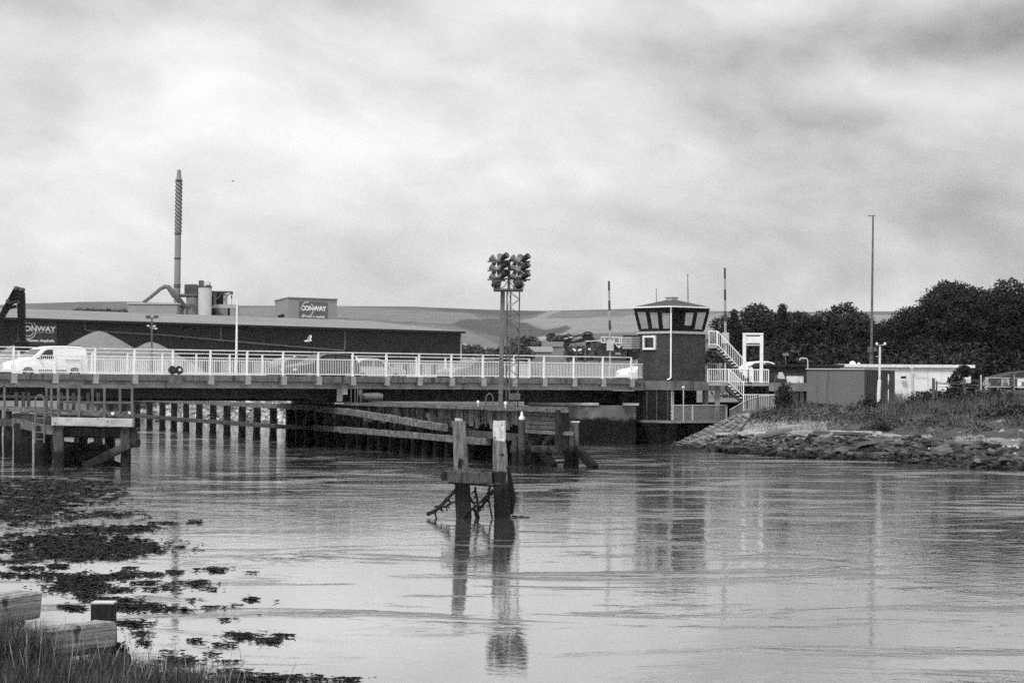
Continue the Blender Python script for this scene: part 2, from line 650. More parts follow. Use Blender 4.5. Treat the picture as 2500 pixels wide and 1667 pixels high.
def water_mat():
    m = bpy.data.materials.new("river_water")
    m.use_nodes = True
    N, L = m.node_tree.nodes, m.node_tree.links
    b = N["Principled BSDF"]
    b.inputs["Base Color"].default_value = (.05, .05, .05, 1)
    b.inputs["Roughness"].default_value = .03
    b.inputs["IOR"].default_value = 1.75
    geo = N.new("ShaderNodeNewGeometry")

    def m_(op, a, b_=None):
        n = N.new("ShaderNodeMath")
        n.operation = op
        for i, v in enumerate((a, b_)):
            if v is None:
                continue
            if isinstance(v, (int, float)):
                n.inputs[i].default_value = v
            else:
                L.new(v, n.inputs[i])
        return n.outputs[0]

    def nz(scale, sx, sy, rot=0, detail=3, rough=.5, dist=0):
        mp = N.new("ShaderNodeMapping")
        mp.inputs["Scale"].default_value = (sx, sy, 1)
        mp.inputs["Rotation"].default_value = (0, 0, rot)
        L.new(geo.outputs["Position"], mp.inputs[0])
        t = N.new("ShaderNodeTexNoise")
        t.inputs["Scale"].default_value = scale
        t.inputs["Detail"].default_value = detail
        t.inputs["Roughness"].default_value = rough
        t.inputs["Distortion"].default_value = dist
        L.new(mp.outputs[0], t.inputs["Vector"])
        return t.outputs[0]

    def rg(s, a, b_, c, d):
        n = N.new("ShaderNodeMapRange")
        n.interpolation_type = 'SMOOTHSTEP'
        for i, v in enumerate((a, b_, c, d)):
            n.inputs[i + 1].default_value = v
        L.new(s, n.inputs[0])
        return n.outputs[0]
    sp = N.new("ShaderNodeSeparateXYZ")
    L.new(geo.outputs["Position"], sp.inputs[0])
    X, Y = sp.outputs[0], sp.outputs[1]
    # calm water by the near left shore, wind and current ruffle the rest in streaks
    calm = nz(1, .030, .13, R(-5), 4, .6, .8)
    ruffle = rg(calm, .40, .60, 0, 1)
    shore = rg(m_('ADD', Y, m_('MULTIPLY', X, 1.3)), 24, 56, .25, 1)
    patch = rg(nz(1, .17, .34, R(-6), 6, .7, 1.2), .52, .70, 0, 1)
    far = rg(Y, 40, 88, .42, .72)
    amp = m_('MULTIPLY', m_('ADD', .055, m_('MULTIPLY', m_('MULTIPLY', patch, m_('ADD', .30, ruffle)), .26)), m_('MULTIPLY', shore, far))
    w1 = nz(1, 4.6, 4.4, R(12), 3, .55, .6)
    w2 = nz(1, 12, 12, R(-12), 2, .5)
    w3 = nz(1, 2.4, 2.2, R(10), 3, .6, .9)
    w4 = nz(1, .6, .55, R(-14), 2, .5, .5)
    hgt = m_('ADD', m_('ADD', m_('MULTIPLY', w1, .085), m_('MULTIPLY', w2, .018)), m_('ADD', m_('MULTIPLY', w3, .20), m_('MULTIPLY', w4, .30)))
    hgt = m_('MULTIPLY', hgt, amp)
    bp = N.new("ShaderNodeBump")
    bp.inputs["Strength"].default_value = 1
    bp.inputs["Distance"].default_value = 1
    L.new(hgt, bp.inputs["Height"])
    L.new(bp.outputs[0], b.inputs["Normal"])
    gl = N.new("ShaderNodeBsdfGlossy")
    gl.inputs["Roughness"].default_value = .03
    gl.inputs["Color"].default_value = (1, 1, 1, 1)
    L.new(bp.outputs[0], gl.inputs["Normal"])
    mx = N.new("ShaderNodeMixShader")
    mx.inputs[0].default_value = .30
    L.new(b.outputs[0], mx.inputs[1])
    L.new(gl.outputs[0], mx.inputs[2])
    L.new(mx.outputs[0], N["Material Output"].inputs[0])
    return m


# ================================================================== THE SETTING
def lerp_tab(tab, x):
    if x <= tab[0][0]:
        return tab[0][1]
    for (x0, y0), (x1, y1) in zip(tab, tab[1:]):
        if x <= x1:
            return y0 + (y1 - y0) * (x - x0) / (x1 - x0)
    return tab[-1][1]


def grid(rows):
    """rows: list of equally long lists of points"""
    mb = MB()
    n = len(rows[0])
    for r in rows:
        mb.v += [Vector(p) for p in r]
    for i in range(len(rows) - 1):
        for j in range(n - 1):
            mb.f.append((i * n + j, i * n + j + 1, (i + 1) * n + j + 1, (i + 1) * n + j))
    return mb


# water
wm = MB()
wm.add([(-600, -30, 0), (600, -30, 0), (600, 420, 0), (-600, 420, 0)], [(0, 1, 2, 3)])
structure("water", wm, water_mat())

# the right bank: rubble toe, broken apron, rough grass
BANK_W = [(1560, 1093), (1640, 1094), (1700, 1097), (1800, 1106), (1900, 1114), (2000, 1119), (2100, 1122), (2200, 1128), (2300, 1136), (2500, 1147), (2900, 1170), (3400, 1200)]
BANK_R = [(1560, 1085), (1640, 1085), (1700, 1075), (1760, 1064), (1860, 1062), (2000, 1060), (2100, 1064), (2200, 1072), (2300, 1080), (2500, 1094), (2900, 1115), (3400, 1140)]
BANK_G = [(1560, 1078), (1640, 1076), (1700, 1045), (1760, 1022), (1860, 1024), (2000, 1026), (2100, 1024), (2200, 1024), (2300, 1020), (2500, 1010), (2900, 1015), (3400, 1020)]


def bank_prof(px):
    a = W(px, lerp_tab(BANK_W, px))
    Dw = a.y
    Dr = Dw + 4.5
    r = P(px, lerp_tab(BANK_R, px), Dr)
    Dg = Dw + (148 - Dw) * .5
    g = P(px, lerp_tab(BANK_G, px), Dg)
    t = XY(px, 150, 2.45)
    u = XY(px, 158, 2.55)
    return [(XY(px, Dw - 6, -1.2)), a, r, g, t, u]


def bank_pt(px, s):
    """s: 0 water .. 1 apron edge .. 2 mid slope .. 3 top"""
    pr = bank_prof(px)[1:]
    i = min(int(s), len(pr) - 2)
    return pr[i].lerp(pr[i + 1], s - i)


rows = []
svals = [-1] + [i / 8 for i in range(0, 25)] + [3.5, 4]
for s in svals:
    row = []
    px = 1600
    while px <= 3400:
        p = bank_prof(px)[0] if s < 0 else bank_pt(px, s)
        p = p.copy()
        if px < 1830:
            x_, y_ = proj(p)
            lx = 1634 + 168 * (1091 - y_) / 78
            if x_ < lx - 3:
                p.z -= min(2.5, (lx - 3 - x_) * .16)
        if s > 0:
            a = .10 if s > .4 else .05
            p.z += a * noise.noise(Vector((p.x * .8, p.y * .8, 0))) + a * .8 * noise.noise(Vector((p.x * 2.7, p.y * 2.7, 3)))
        row.append(p)
        px += 10 if px < 2560 else 60
    rows.append(row)
structure("river_bank", grid(rows), bank_m, smooth=True)

# ground behind: far shore under the bridge, yard and fields up to the foot of the hills
SHORE = [(-4000, 235), (-200, 224), (350, 219), (760, 215), (1000, 190), (1200, 165), (1375, 146), (1640, 146), (1700, 152), (5600, 152)]
rows = []
for k, (dd, z) in enumerate(((-3, -1.5), (0, 0.0), (2.2, 1.2), (4.5, 2.45), (9, 2.5), (60, 2.9), (250, 3.0), (700, 3.2), (1400, 4))):
    row = []
    px = -4000
    while px <= 5600:
        D = lerp_tab(SHORE, px) + dd
        if px > 1380:
            z_ = max(z, 1.5) if k < 4 else z
            p = XY(px, D, z_ - .0)
        else:
            p = XY(px, D, z)
        if 1 < k < 5 and px < 1000:
            p.z += .12 * noise.noise(Vector((p.x, p.y, 0)) * 1.5)
        row.append(p)
        px += 25 if -100 < px < 1700 else 150
    rows.append(row)
structure("ground", grid(rows), ground_m)

# hills
SKY = [(-2500, 770), (-600, 752), (0, 745), (60, 741), (200, 737), (300, 736), (420, 739), (580, 746), (820, 747), (1000, 748), (1100, 752), (1200, 756), (1330, 759), (1450, 756), (1560, 753), (1740, 759), (1940, 762), (2170, 760), (2500, 764), (3200, 775), (5000, 790)]


def hill_pt(px, v):
    top = lerp_tab(SKY, px)
    Y_ = HOR + ROLL * (px - 1250)
    D = 1000 + 1900 * v
    base = XY(px, D, 6)
    py0 = HOR + ROLL * (px - 1250) - 2.5 * F / 1000
    py = py0 + (top - py0) * (v ** .8)
    p = P(px, py, D)
    return p


def in_poly(x, y, poly):
    c = False
    n = len(poly)
    for i in range(n):
        x1, y1 = poly[i]
        x2, y2 = poly[i - 1]
        if (y1 > y) != (y2 > y) and x < (x2 - x1) * (y - y1) / (y2 - y1) + x1:
            c = not c
    return c


# crop fields and woods on the hillside, outlines given where they lie on the slope
FIELDS = [
    ([(1290, 781), (1340, 759), (1370, 759), (1330, 775), (1400, 778), (1540, 770), (1760, 766), (2200, 768), (2200, 830), (1560, 812), (1450, 815), (1390, 815), (1360, 805), (1300, 790)], .165),
    ([(1330, 776), (1345, 765), (1380, 760), (1760, 758), (1760, 768), (1540, 771), (1400, 780), (1340, 784)], .10),
    ([(1262, 783), (1290, 778), (1330, 795), (1345, 805), (1325, 806), (1290, 800)], .15),
    ([(1290, 828), (1345, 816), (1400, 812), (1380, 822), (1310, 834)], .21),
    ([(1124, 838), (1190, 850), (1195, 862), (1124, 846)], .26),
    ([(1124, 800), (1230, 846), (1270, 880), (1000, 880), (1000, 790)], .11),
    ([(560, 752), (830, 748), (1150, 765), (1180, 780), (1090, 790), (820, 775), (560, 770)], .118),
    ([(1560, 806), (1640, 806), (1640, 809), (1560, 809)], .10),
]
WOODS = [
    [(1105, 792), (1125, 780), (1240, 778), (1290, 790), (1330, 806), (1360, 800), (1385, 794), (1392, 804), (1370, 814), (1300, 824), (1260, 835), (1190, 815), (1140, 805)],
    [(1000, 752), (1110, 754), (1300, 759), (1340, 760), (1300, 768), (1250, 775), (1150, 764)],
]
rows = []
nv = 60
for i in range(nv + 1):
    v = i / nv
    row = []
    px = -2500.0
    while px <= 5000:
        row.append(hill_pt(px, v))
        px += 8 if 0 <= px < 2300 else 120
    rows.append(row)
rows.append([p + Vector((0, 400, -25)) for p in rows[-1]])
mbh = grid(rows)
me = mbh.mesh("hills", smooth=True)


att = me.color_attributes.new("land_use", 'FLOAT_COLOR', 'POINT')
cols = []
for v in mbh.v:
    x, y = proj(v)
    a = .076 + .016 * noise.noise(Vector((x * .02, y * .06, 0)))
    for poly, val in FIELDS:
        if in_poly(x, y, poly):
            a = val
            break
    for poly in WOODS:
        if in_poly(x, y, poly):
            a = .042
    cols += [a, a, a, 1]
att.data.foreach_set("color", cols)
hm = bpy.data.materials.new("hill_fields")
hm.use_nodes = True
_N, _L = hm.node_tree.nodes, hm.node_tree.links
_a = _N.new("ShaderNodeAttribute")
_a.attribute_name = "land_use"
_t = _N.new("ShaderNodeTexNoise")
_t.inputs["Scale"].default_value = .03
_t.inputs["Detail"].default_value = 8
_g = _N.new("ShaderNodeTexCoord")
_L.new(_g.outputs["Object"], _t.inputs["Vector"])
_r = _N.new("ShaderNodeMapRange")
_r.inputs[1].default_value, _r.inputs[2].default_value, _r.inputs[3].default_value, _r.inputs[4].default_value = .3, .7, .85, 1.15
_L.new(_t.outputs[0], _r.inputs[0])
_m = _N.new("ShaderNodeMix")
_m.data_type = 'RGBA'
_m.blend_type = 'MULTIPLY'
_m.inputs[0].default_value = 1
_L.new(_a.outputs["Color"], _m.inputs[6])
_L.new(_r.outputs[0], _m.inputs[7])
_L.new(_m.outputs[2], _N["Principled BSDF"].inputs["Base Color"])
_N["Principled BSDF"].inputs["Roughness"].default_value = 1
_N["Principled BSDF"].inputs["Specular IOR Level"].default_value = .1
ho = link("hills", me, hm)
ho["kind"] = "structure"


# ================================================================== FOLIAGE
def leaf_quads(pts, size, flat=0.0, size_j=.5):
    n = len(pts)
    a = rng.normal(size=(n, 3))
    a[:, 2] *= (1 - flat)
    a /= np.linalg.norm(a, axis=1)[:, None]
    b = rng.normal(size=(n, 3))
    b[:, 2] *= (1 - flat)
    b -= a * (a * b).sum(1)[:, None]
    b /= np.linalg.norm(b, axis=1)[:, None]
    s = size * (1 - size_j + 2 * size_j * rng.random(n))[:, None] * .5
    a = a * s
    b = b * s * .65
    return np.stack([pts - a, pts + b * .9, pts + a, pts - b * .9], 1)


def clump_points(center, rad, n, gap=.35):
    """points crowded near the surface of an uneven crown lobe"""
    d = rng.normal(size=(n, 3))
    d /= np.linalg.norm(d, axis=1)[:, None]
    r = .55 + .45 * rng.random(n) ** .6
    off = np.array([random.uniform(0, 50) for _ in range(3)])
    wob = np.array([noise.noise(Vector((x * 2.3 + off).tolist())) for x in d])
    keep = np.array([noise.noise(Vector((x * 5 + off + 9).tolist())) for x in d]) > -gap
    r = r * (1 + .45 * wob)
    p = np.array(center) + d * r[:, None] * np.array(rad)
    return p[keep]


def sheet(name, arr, base):
    """many small faces as one mesh, fast"""
    n = arr.shape[0]
    me = bpy.data.meshes.new(name)
    me.vertices.add(4 * n)
    me.vertices.foreach_set("co", (arr - np.array(base)).reshape(-1).astype(np.float32))
    me.loops.add(4 * n)
    me.loops.foreach_set("vertex_index", np.arange(4 * n, dtype=np.int32))
    me.polygons.add(n)
    me.polygons.foreach_set("loop_start", np.arange(0, 4 * n, 4, dtype=np.int32))
    me.polygons.foreach_set("loop_total", np.full(n, 4, dtype=np.int32))
    me.update(calc_edges=True)
    me.validate()
    return me


def tree(name, label, base, height, width, nlobes, group, dens=1.0, leaf=.23, conic=False, mat=None):
    base = Vector(base)
    t = Thing(name, label, "tree", base, group)
    tr = MB()
    lean = Vector((random.uniform(-.3, .3), random.uniform(-.3, .3), height * .55))
    r0 = height * .024
    tr.tube([base - Vector((0, 0, .4)), base + lean * .4, base + lean * .75, base + lean], [r0 * 1.25, r0, r0 * .75, r0 * .5], 8)
    pts = []
    lobes = []
    for k in range(nlobes):
        if conic:
            f = k / max(1, nlobes - 1)
            c = base + Vector((random.uniform(-.25, .25) * width * (1 - f), random.uniform(-.25, .25) * width * (1 - f), height * (.18 + .76 * f)))
            rr = width * .34 * (1.08 - f * .72)
            rad = (rr, rr, rr * 1.0)
        else:
            a = 2.399 * k + random.uniform(-.4, .4)
            f = (k + .5) / nlobes
            hz = height * (.24 + .62 * f)
            # dome shaped envelope
            env = width * .5 * math.sqrt(max(.06, 1 - ((f - .25) / .85) ** 2)) * .72
            rad_ = env * math.sqrt(random.uniform(.25, 1))
            c = base + Vector((math.cos(a) * rad_, math.sin(a) * rad_, hz + random.uniform(-.4, .4)))
            rr = width * random.uniform(.17, .25)
            rad = (rr, rr, rr * random.uniform(.65, .9))
        lobes.append((c, rr))
        n = int(620 * dens * (rr / 1.4) ** 2 * (.34 / leaf) ** 2)
        pts.append(clump_points(c, rad, n))
        # ragged twigs past the lobe
        m = n // 7
        d = rng.normal(size=(m, 3))
        d /= np.linalg.norm(d, axis=1)[:, None]
        d[:, 2] = np.abs(d[:, 2]) * .9 - .15
        pts.append(np.array(c) + d * (np.array(rad) * (1.0 + .45 * rng.random(m) ** 1.6)[:, None]))
        q = base + lean * random.uniform(.5, 1)
        tr.tube([q, q.lerp(c, .55) + Vector((0, 0, .2)), c], [r0 * .45, r0 * .28, r0 * .1], 5)
    arr = leaf_quads(np.concatenate(pts), leaf)
    t.part("trunk", tr, bark_m)
    me = sheet("crown", arr, base)
    link("crown", me, mat or leaf_m, t.o)
    return t


def bush(name, label, cat, base, rad, n, leaf=.16, group=None, mat=None, lobes=5):
    base = Vector(base)
    pts = []
    for k in range(lobes):
        c = np.array(base) + np.array([random.uniform(-.6, .6) * rad[0], random.uniform(-.6, .6) * rad[1], rad[2] * random.uniform(.3, .75)])
        rr = np.array(rad) * random.uniform(.4, .62)
        pts.append(clump_points(c, rr, n // lobes, 1.0))
    arr = leaf_quads(np.concatenate(pts), leaf)
    o = link(name, sheet(name, arr, base), mat or shrub_m, None, base)
    return tag(o, label, cat, group)


TG = "trees behind the sheds on the right bank"
TREES = [
    # px, D, top y, width px, lobes, label
    (1785, 205, 765, 130, 13, "low dark tree just right of the control tower stairs, end of the tree belt"),
    (1868, 212, 742, 150, 15, "dark tree behind the white portal frame, with an uneven crown"),
    (1925, 218, 738, 130, 14, "dark tree between the portal frame and the first dip of the tree line"),
    (2000, 212, 750, 150, 14, "dark tree to the left of the tall street lamp, beyond the first dip"),
    (2070, 218, 738, 150, 15, "round dark tree directly behind the tall street lamp column"),
    (2138, 225, 783, 150, 13, "short tree in the dip right of the tall street lamp, hill above it"),
    (2200, 210, 744, 130, 14, "dark tree with twin tops between the lamp dip and the tallest trees"),
    (2270, 205, 702, 150, 17, "left shoulder tree of the tallest clump, behind the white cabin"),
    (2340, 208, 673, 170, 20, "tallest broad tree of the belt, above the right end of the cabin"),
    (2425, 214, 686, 165, 18, "big dark tree right of the tallest one, sky gaps in its upper crown"),
    (2500, 206, 676, 165, 18, "tall tree cut by the right edge of the photograph"),
]
for (px, D, ty, wpx, nl, lab) in TREES:
    b = XY(px, D, 2.7)
    hh = P(px, ty, D).z - 2.7
    tree("broadleaf_tree", lab, b, hh, wpx * mpp(D) * 1.15, nl, TG)
for (px, D, ty, wpx, lab) in ((1791, 196, 750, 62, "small pointed conifer beside the striped barrier pole"),
                             (1910, 204, 738, 70, "pointed tree with a forked tip above the brick shed")):
    b = XY(px, D, 2.7)
    tree("conifer", lab, b, P(px, ty, D).z - 2.7, wpx * mpp(D) * 1.2, 15, TG, 1.5, .2, True)
for px, D, ty, wpx, lab in ((2610, 205, 690, 170, "dark tree just beyond the right edge of the view"), (2730, 209, 700, 175, "second dark tree beyond the right edge of the view"), (2850, 206, 694, 175, "third dark tree beyond the right edge of the view")):
    tree("broadleaf_tree", lab, XY(px, D, 2.7), P(px, ty, D).z - 2.7, wpx * mpp(D) * 1.1, 14, TG)
# low scrub filling the foot of the belt
pts = []
for k in range(120):
    px = random.uniform(1755, 2620)
    D = random.uniform(188, 200)
    c = XY(px, D, random.uniform(2.9, 6.6))
    pts.append(clump_points(c, (1.5, 1.3, 1.3), 190))
o = link("hedge_undergrowth", sheet("hedge_undergrowth", leaf_quads(np.concatenate(pts), .36), (0, 0, 0)), leaf_m)
tag(o, "continuous dark undergrowth along the foot of the tree belt behind the sheds", "undergrowth", kind="stuff")

# woods and hedges at the foot of the hills
def wood(name, label, spans):
    pts = []
    for (x0, x1, ytop, ybot, D) in spans:
        n = int((x1 - x0) / 6) + 1
        for k in range(n):
            px = x0 + (x1 - x0) * (k + random.random()) / n
            zt = P(px, ytop + random.uniform(-3, 6), D).z
            zb = max(3.0, P(px, ybot, D).z)
            zc = (zt + zb) / 2
            pts.append(clump_points(XY(px, D, zc), (6 * mpp(D) * 1.6, 4, (zt - zb) / 2 + .3), 90))
    arr = leaf_quads(np.concatenate(pts), .9 * spans[0][4] / 500)
    o = link(name, sheet(name, arr, (0, 0, 0)), leaf_far)
    return tag(o, label, "wood", kind="stuff")


wood("far_wood", "dark woods and hedges at the foot of the hills behind the bridge",
     [(1125, 1180, 846, 870, 520), (1165, 1300, 852, 875, 470), (1250, 1310, 826, 845, 560), (1300, 1330, 838, 850, 540),
      (1340, 1390, 818, 832, 600), (1385, 1480, 850, 875, 450), (1230, 1280, 845, 865, 470), (1480, 1560, 845, 872, 440)])
wood("field_hedge", "dark hedge line along the field above the shed roof",
     [(180, 310, 758, 768, 1050), (1560, 1640, 806, 812, 1300)])


# ================================================================== BRIDGE
DA, DB = 116.5, 141.8
A0 = XY(33, DA, 0)
B0 = XY(1543, DB, 0)
BD = (B0 - A0)
BLEN = BD.length
BD.normalize()
BN = Vector((-BD.y, BD.x, 0))        # away from the camera
STEP = BLEN / 18


def BR(s, off, z):
    q = A0 + BD * s + BN * off
    return Vector((q.x, q.y, z))


def solve_s(px, off, z=4.0):
    lo, hi = -40, 80
    for _ in range(60):
        m_ = (lo + hi) / 2
        x, y = proj(BR(m_, off, z))
        if x < px:
            lo = m_
        else:
            hi = m_
    return lo


S0 = -9 * STEP
S1 = BLEN + .95
ZE = 4.06
WID = 12.4
bridge = Thing("road_bridge", "long low road bridge with dark steel girders and pale concrete edge across the river", "bridge", BR(BLEN / 2, WID / 2, 0))


def brbox(mb, s0, s1, o0, o1, z0, z1):
    pts = [BR(s0, o0, z0), BR(s1, o0, z0), BR(s1, o1, z0), BR(s0, o1, z0)]
    mb.prism(pts, (0, 0, z1 - z0))
    return mb


S2 = BLEN + 26     # the road runs on behind the tower
bridge.part("deck", brbox(MB(), S0, S2, .30, WID - .3, 3.35, 3.70), concrete)
bridge.part("road_surface", brbox(MB(), S0, S2, 2.2, WID - 2.2, 3.704, 3.75), road_m)
for o0, o1 in ((.34, 2.2), (WID - 2.2, WID - .34)):
    bridge.part("footway", brbox(MB(), S0, S2, o0, o1, 3.704, 3.90), pave_m)
eb = MB()
k = -9
while k < 18:
    brbox(eb, k * STEP + .02, (k + 1) * STEP - .02, 0, .30, 3.74 - (.06 if k == 8 else 0), ZE)
    k += 1
brbox(eb, 18 * STEP + .02, S1, 0, .30, 3.74, ZE)
bridge.part("edge_beam", eb, edge_conc)
eb = MB()
brbox(eb, S0, S2, WID - .3, WID, 3.74, ZE)
bridge.part("edge_beam", eb, edge_conc)
for k in range(-9, 19):
    s = k * STEP
    bb = MB()
    bb.prism([BR(s - .17, -.05, 3.56), BR(s + .17, -.05, 3.56), BR(s + .17, .9, 3.30), BR(s - .17, .9, 3.30)], (0, 0, .0))
    bb = MB()
    brbox(bb, s - .16, s + .16, -.05, .75, 3.56, 3.735)
    brbox(bb, s - .16, s + .16, -.05, 0.0 - .004, 3.735, ZE - .03)
    bridge.part("bracket", bb, bracket_m)
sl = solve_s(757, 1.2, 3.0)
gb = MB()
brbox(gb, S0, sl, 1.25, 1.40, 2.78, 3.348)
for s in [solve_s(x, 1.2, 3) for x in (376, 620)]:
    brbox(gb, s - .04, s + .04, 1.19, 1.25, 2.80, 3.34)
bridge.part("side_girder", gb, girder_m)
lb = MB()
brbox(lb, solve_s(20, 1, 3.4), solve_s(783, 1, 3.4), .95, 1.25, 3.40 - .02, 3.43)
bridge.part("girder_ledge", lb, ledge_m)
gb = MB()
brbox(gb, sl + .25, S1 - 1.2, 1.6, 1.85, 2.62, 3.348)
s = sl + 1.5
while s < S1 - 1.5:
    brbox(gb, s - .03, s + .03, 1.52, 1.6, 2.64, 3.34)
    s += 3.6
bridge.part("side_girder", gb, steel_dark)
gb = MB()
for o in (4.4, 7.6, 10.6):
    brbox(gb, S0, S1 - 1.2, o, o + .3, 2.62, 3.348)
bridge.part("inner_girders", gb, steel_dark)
# swing bearing block that the moving span rests on
gb = MB()
brbox(gb, solve_s(1515, 1, 3), S1 + .6, .9, 11, 2.3, 3.30)
bridge.part("bearing_beam", gb, steel_dark)


def parapet(label, off, phase, s_end, group):
    th = Thing("bridge_parapet", label, "railing", BR(BLEN / 2, off, ZE), group)
    zt = ZE + 1.36
    ks = range(-8, 19)
    for k in ks:
        s = (k + phase) * STEP
        pb = MB()
        pb.beam(BR(s, off, ZE), BR(s, off, zt), .11, .09, up=BN, bev=.012)
        pb.box(BR(s, off, ZE + .012), (.22, .2, .024), math.atan2(BD.y, BD.x))
        th.part("post", pb, white_paint)
    rb = MB()
    sA, sB = (-8 + phase) * STEP, (18 + phase) * STEP
    rb.beam(BR(sA, off, zt), BR(sB, off, zt), .085, .06)
    th.part("top_rail", rb, white_worn)
    for k in list(ks)[:-1] + ([18] if phase == 0 else []):
        s0, s1 = (k + phase) * STEP + .07, (k + 1 + phase) * STEP - .07
        if k == 18:
            s1 = s_end
        pb = MB()
        pb.beam(BR(s0, off, ZE + .95), BR(s1, off, ZE + .95), .05, .05)
        pb.beam(BR(s0, off, ZE + .10), BR(s1, off, ZE + .10), .05, .06)
        n = max(2, round((s1 - s0) / .112))
        for j in range(n):
            s = s0 + (s1 - s0) * (j + .5) / n
            pb.beam(BR(s, off, ZE + .10), BR(s, off, ZE + .95), .026, .015, up=BD)
        th.part("baluster_panel", pb, white_paint)
    return th


parapet("near white railing of upright bars along the river side of the bridge", .12, 0, S1, "white bridge railings")
parapet("far white railing of the bridge, seen behind the vehicles", WID - .12, .55, S1, "white bridge railings")

# navigation light box hung on the bridge edge
t = Thing("navigation_light", "box with two round black navigation lamps fixed to the bridge edge", "light", BR(solve_s(427, 0, 4), -.3, 3.6))
s_ = solve_s(427, -.2, 3.8)
b = MB()
brbox(b, s_ - .33, s_ + .33, -.42, -.06, 3.60, 4.02)
t.part("lamp_box", b, gm("lamp_box_paint", .06, .16, 5, .7))
for d_ in (-.2, .2):
    b = MB()
    b.lathe(BR(s_ + d_, -.15, 4.28), [(.06, 0), (.2, .04), (.24, .16), (.20, .2), (.15, .2)], 16, -BN + Vector((0, 0, .25)))
    q = t.part("lamp", b, black_trim, smooth=True)
    b = MB()
    b.lathe(BR(s_ + d_, -.36, 4.33), [(.08, 0), (.08, .02)], 12, -BN + Vector((0, 0, .25)))
    t.part("lens", b, lamp_glass if d_ > 0 else glass_dark, q)
    b = MB()
    b.beam(BR(s_ + d_, -.2, 4.02), BR(s_ + d_, -.2, 4.15), .05)
    t.part("bracket", b, black_trim)


# ------------------------------------------------------------------ vehicles
def vehicle(name, label, cat, px, off, heading, prof, width, wheels, body_m, windows, screen, group=None, extras=None, z0=3.75, tz=(.95, .8, .13), pos=None, ang=None):
    """prof: side outline (x forward-from-front, z). heading -1: front towards the left end of the bridge"""
    L_ = max(p[0] for p in prof)
    if pos is None:
        s = solve_s(px, off, z0 + .8)
        base = BR(s, off, z0)
        ang = math.atan2(BD.y, BD.x)
    else:
        base = Vector(pos)
    t = Thing(name, label, cat, base, group, rz=ang, local=True)

    def tum(z):
        return 1 - tz[2] * max(0, (z - tz[0]) / tz[1])

    def pt(x, y, z):
        xx = (x - L_ / 2) * (1 if heading < 0 else -1)
        return Vector((xx, y * tum(z) * (1 if heading < 0 else -1), z))
    cx = sum(p[0] for p in prof) / len(prof)
    cz = sum(p[1] for p in prof) / len(prof)
    mb = MB()
    loops = []
    hw = width / 2
    for y, k in ((-hw, .955), (-hw + .035, .985), (-hw + .12, 1), (0, 1.004), (hw - .12, 1), (hw - .035, .985), (hw, .955)):
        loops.append([pt(cx + (x - cx) * (k if abs(y) > hw - .13 else k), y, cz + (z - cz) * k) for x, z in prof])
    n = len(prof)
    for lp in loops:
        mb.v += lp
    for i in range(len(loops) - 1):
        for j in range(n):
            j2 = (j + 1) % n
            mb.f.append((i * n + j, i * n + j2, (i + 1) * n + j2, (i + 1) * n + j))
    mb.f.append(tuple(reversed(range(n))))
    mb.f.append(tuple(range((len(loops) - 1) * n, len(loops) * n)))
    t.part("body", mb, body_m, smooth=True)
    for side in (-1, 1):
        for poly in windows:
            w = MB()
            w.prism([pt(x, side * (hw + .004), z) for x, z in poly], Vector((0, .012 * side, 0)))
            t.part("window", w, glass_dark)
    (xa, za), (xb, zb) = screen
    w = MB()
    nx, nz = -(zb - za), (xb - xa)
    l_ = math.hypot(nx, nz)
    ox, oz = nx / l_ * .018, nz / l_ * .018
    w.prism([pt(xa + ox, -hw * .84, za + oz), pt(xa + ox, hw * .84, za + oz), pt(xb + ox, hw * .84, zb + oz), pt(xb + ox, -hw * .84, zb + oz)], Vector((0, 0, -.01)))
    t.part("windscreen", w, glass_dark)
    for (x, r) in wheels:
        for side in (-1, 1):
            c = pt(x, side * (hw - .10), r)
            c.y = side * (hw - .11) * (1 if heading < 0 else -1)
            sy = 1 if c.y > 0 else -1
            a = MB()
            a.lathe(c + Vector((0, sy * .085, 0)), [(r * 1.22, 0), (r * 1.22, .02)], 20, (0, sy, 0))
            t.part("wheel_arch", a, black_trim)
            a = MB()
            a.lathe(c + Vector((0, -sy * .08, 0)), [(r * .9, 0), (r, .03), (r, .19), (r * .92, .215), (r * .62, .215)], 22, (0, sy, 0))
            wh = t.part("wheel", a, tyre_m, smooth=True)
            a = MB()
            a.lathe(c + Vector((0, sy * .126, 0)), [(r * .6, 0), (r * .6, .016), (r * .2, .02)], 14, (0, sy, 0))
            t.part("rim", a, rim_m, wh)
    f = pt(.05, 0, 0)
    for side in (-1, 1):
        zl = lerp_tab(sorted([(z, x) for x, z in prof if x < L_ * .25]), .68)
        a = MB()
        a.box(pt(zl + .05, side * hw * .76, .70), (.16, .34, .15))
        t.part("headlight", a, lamp_glass)
        a = MB()
        a.box(pt(L_ - .06, side * hw * .84, .85), (.10, .16, .32))
        t.part("tail_light", a, black_trim)
        a = MB()
        mx = screen[0][0] + .25
        a.box(pt(mx, side * (hw + .10), screen[0][1] + .06), (.10, .2, .15))
        t.part("mirror", a, body_m if extras != 'dark' else black_trim)
    b_ = MB()
    b_.box(pt(.02, 0, .36), (.16, width * .86, .22))
    t.part("bumper", b_, black_trim)
    return t


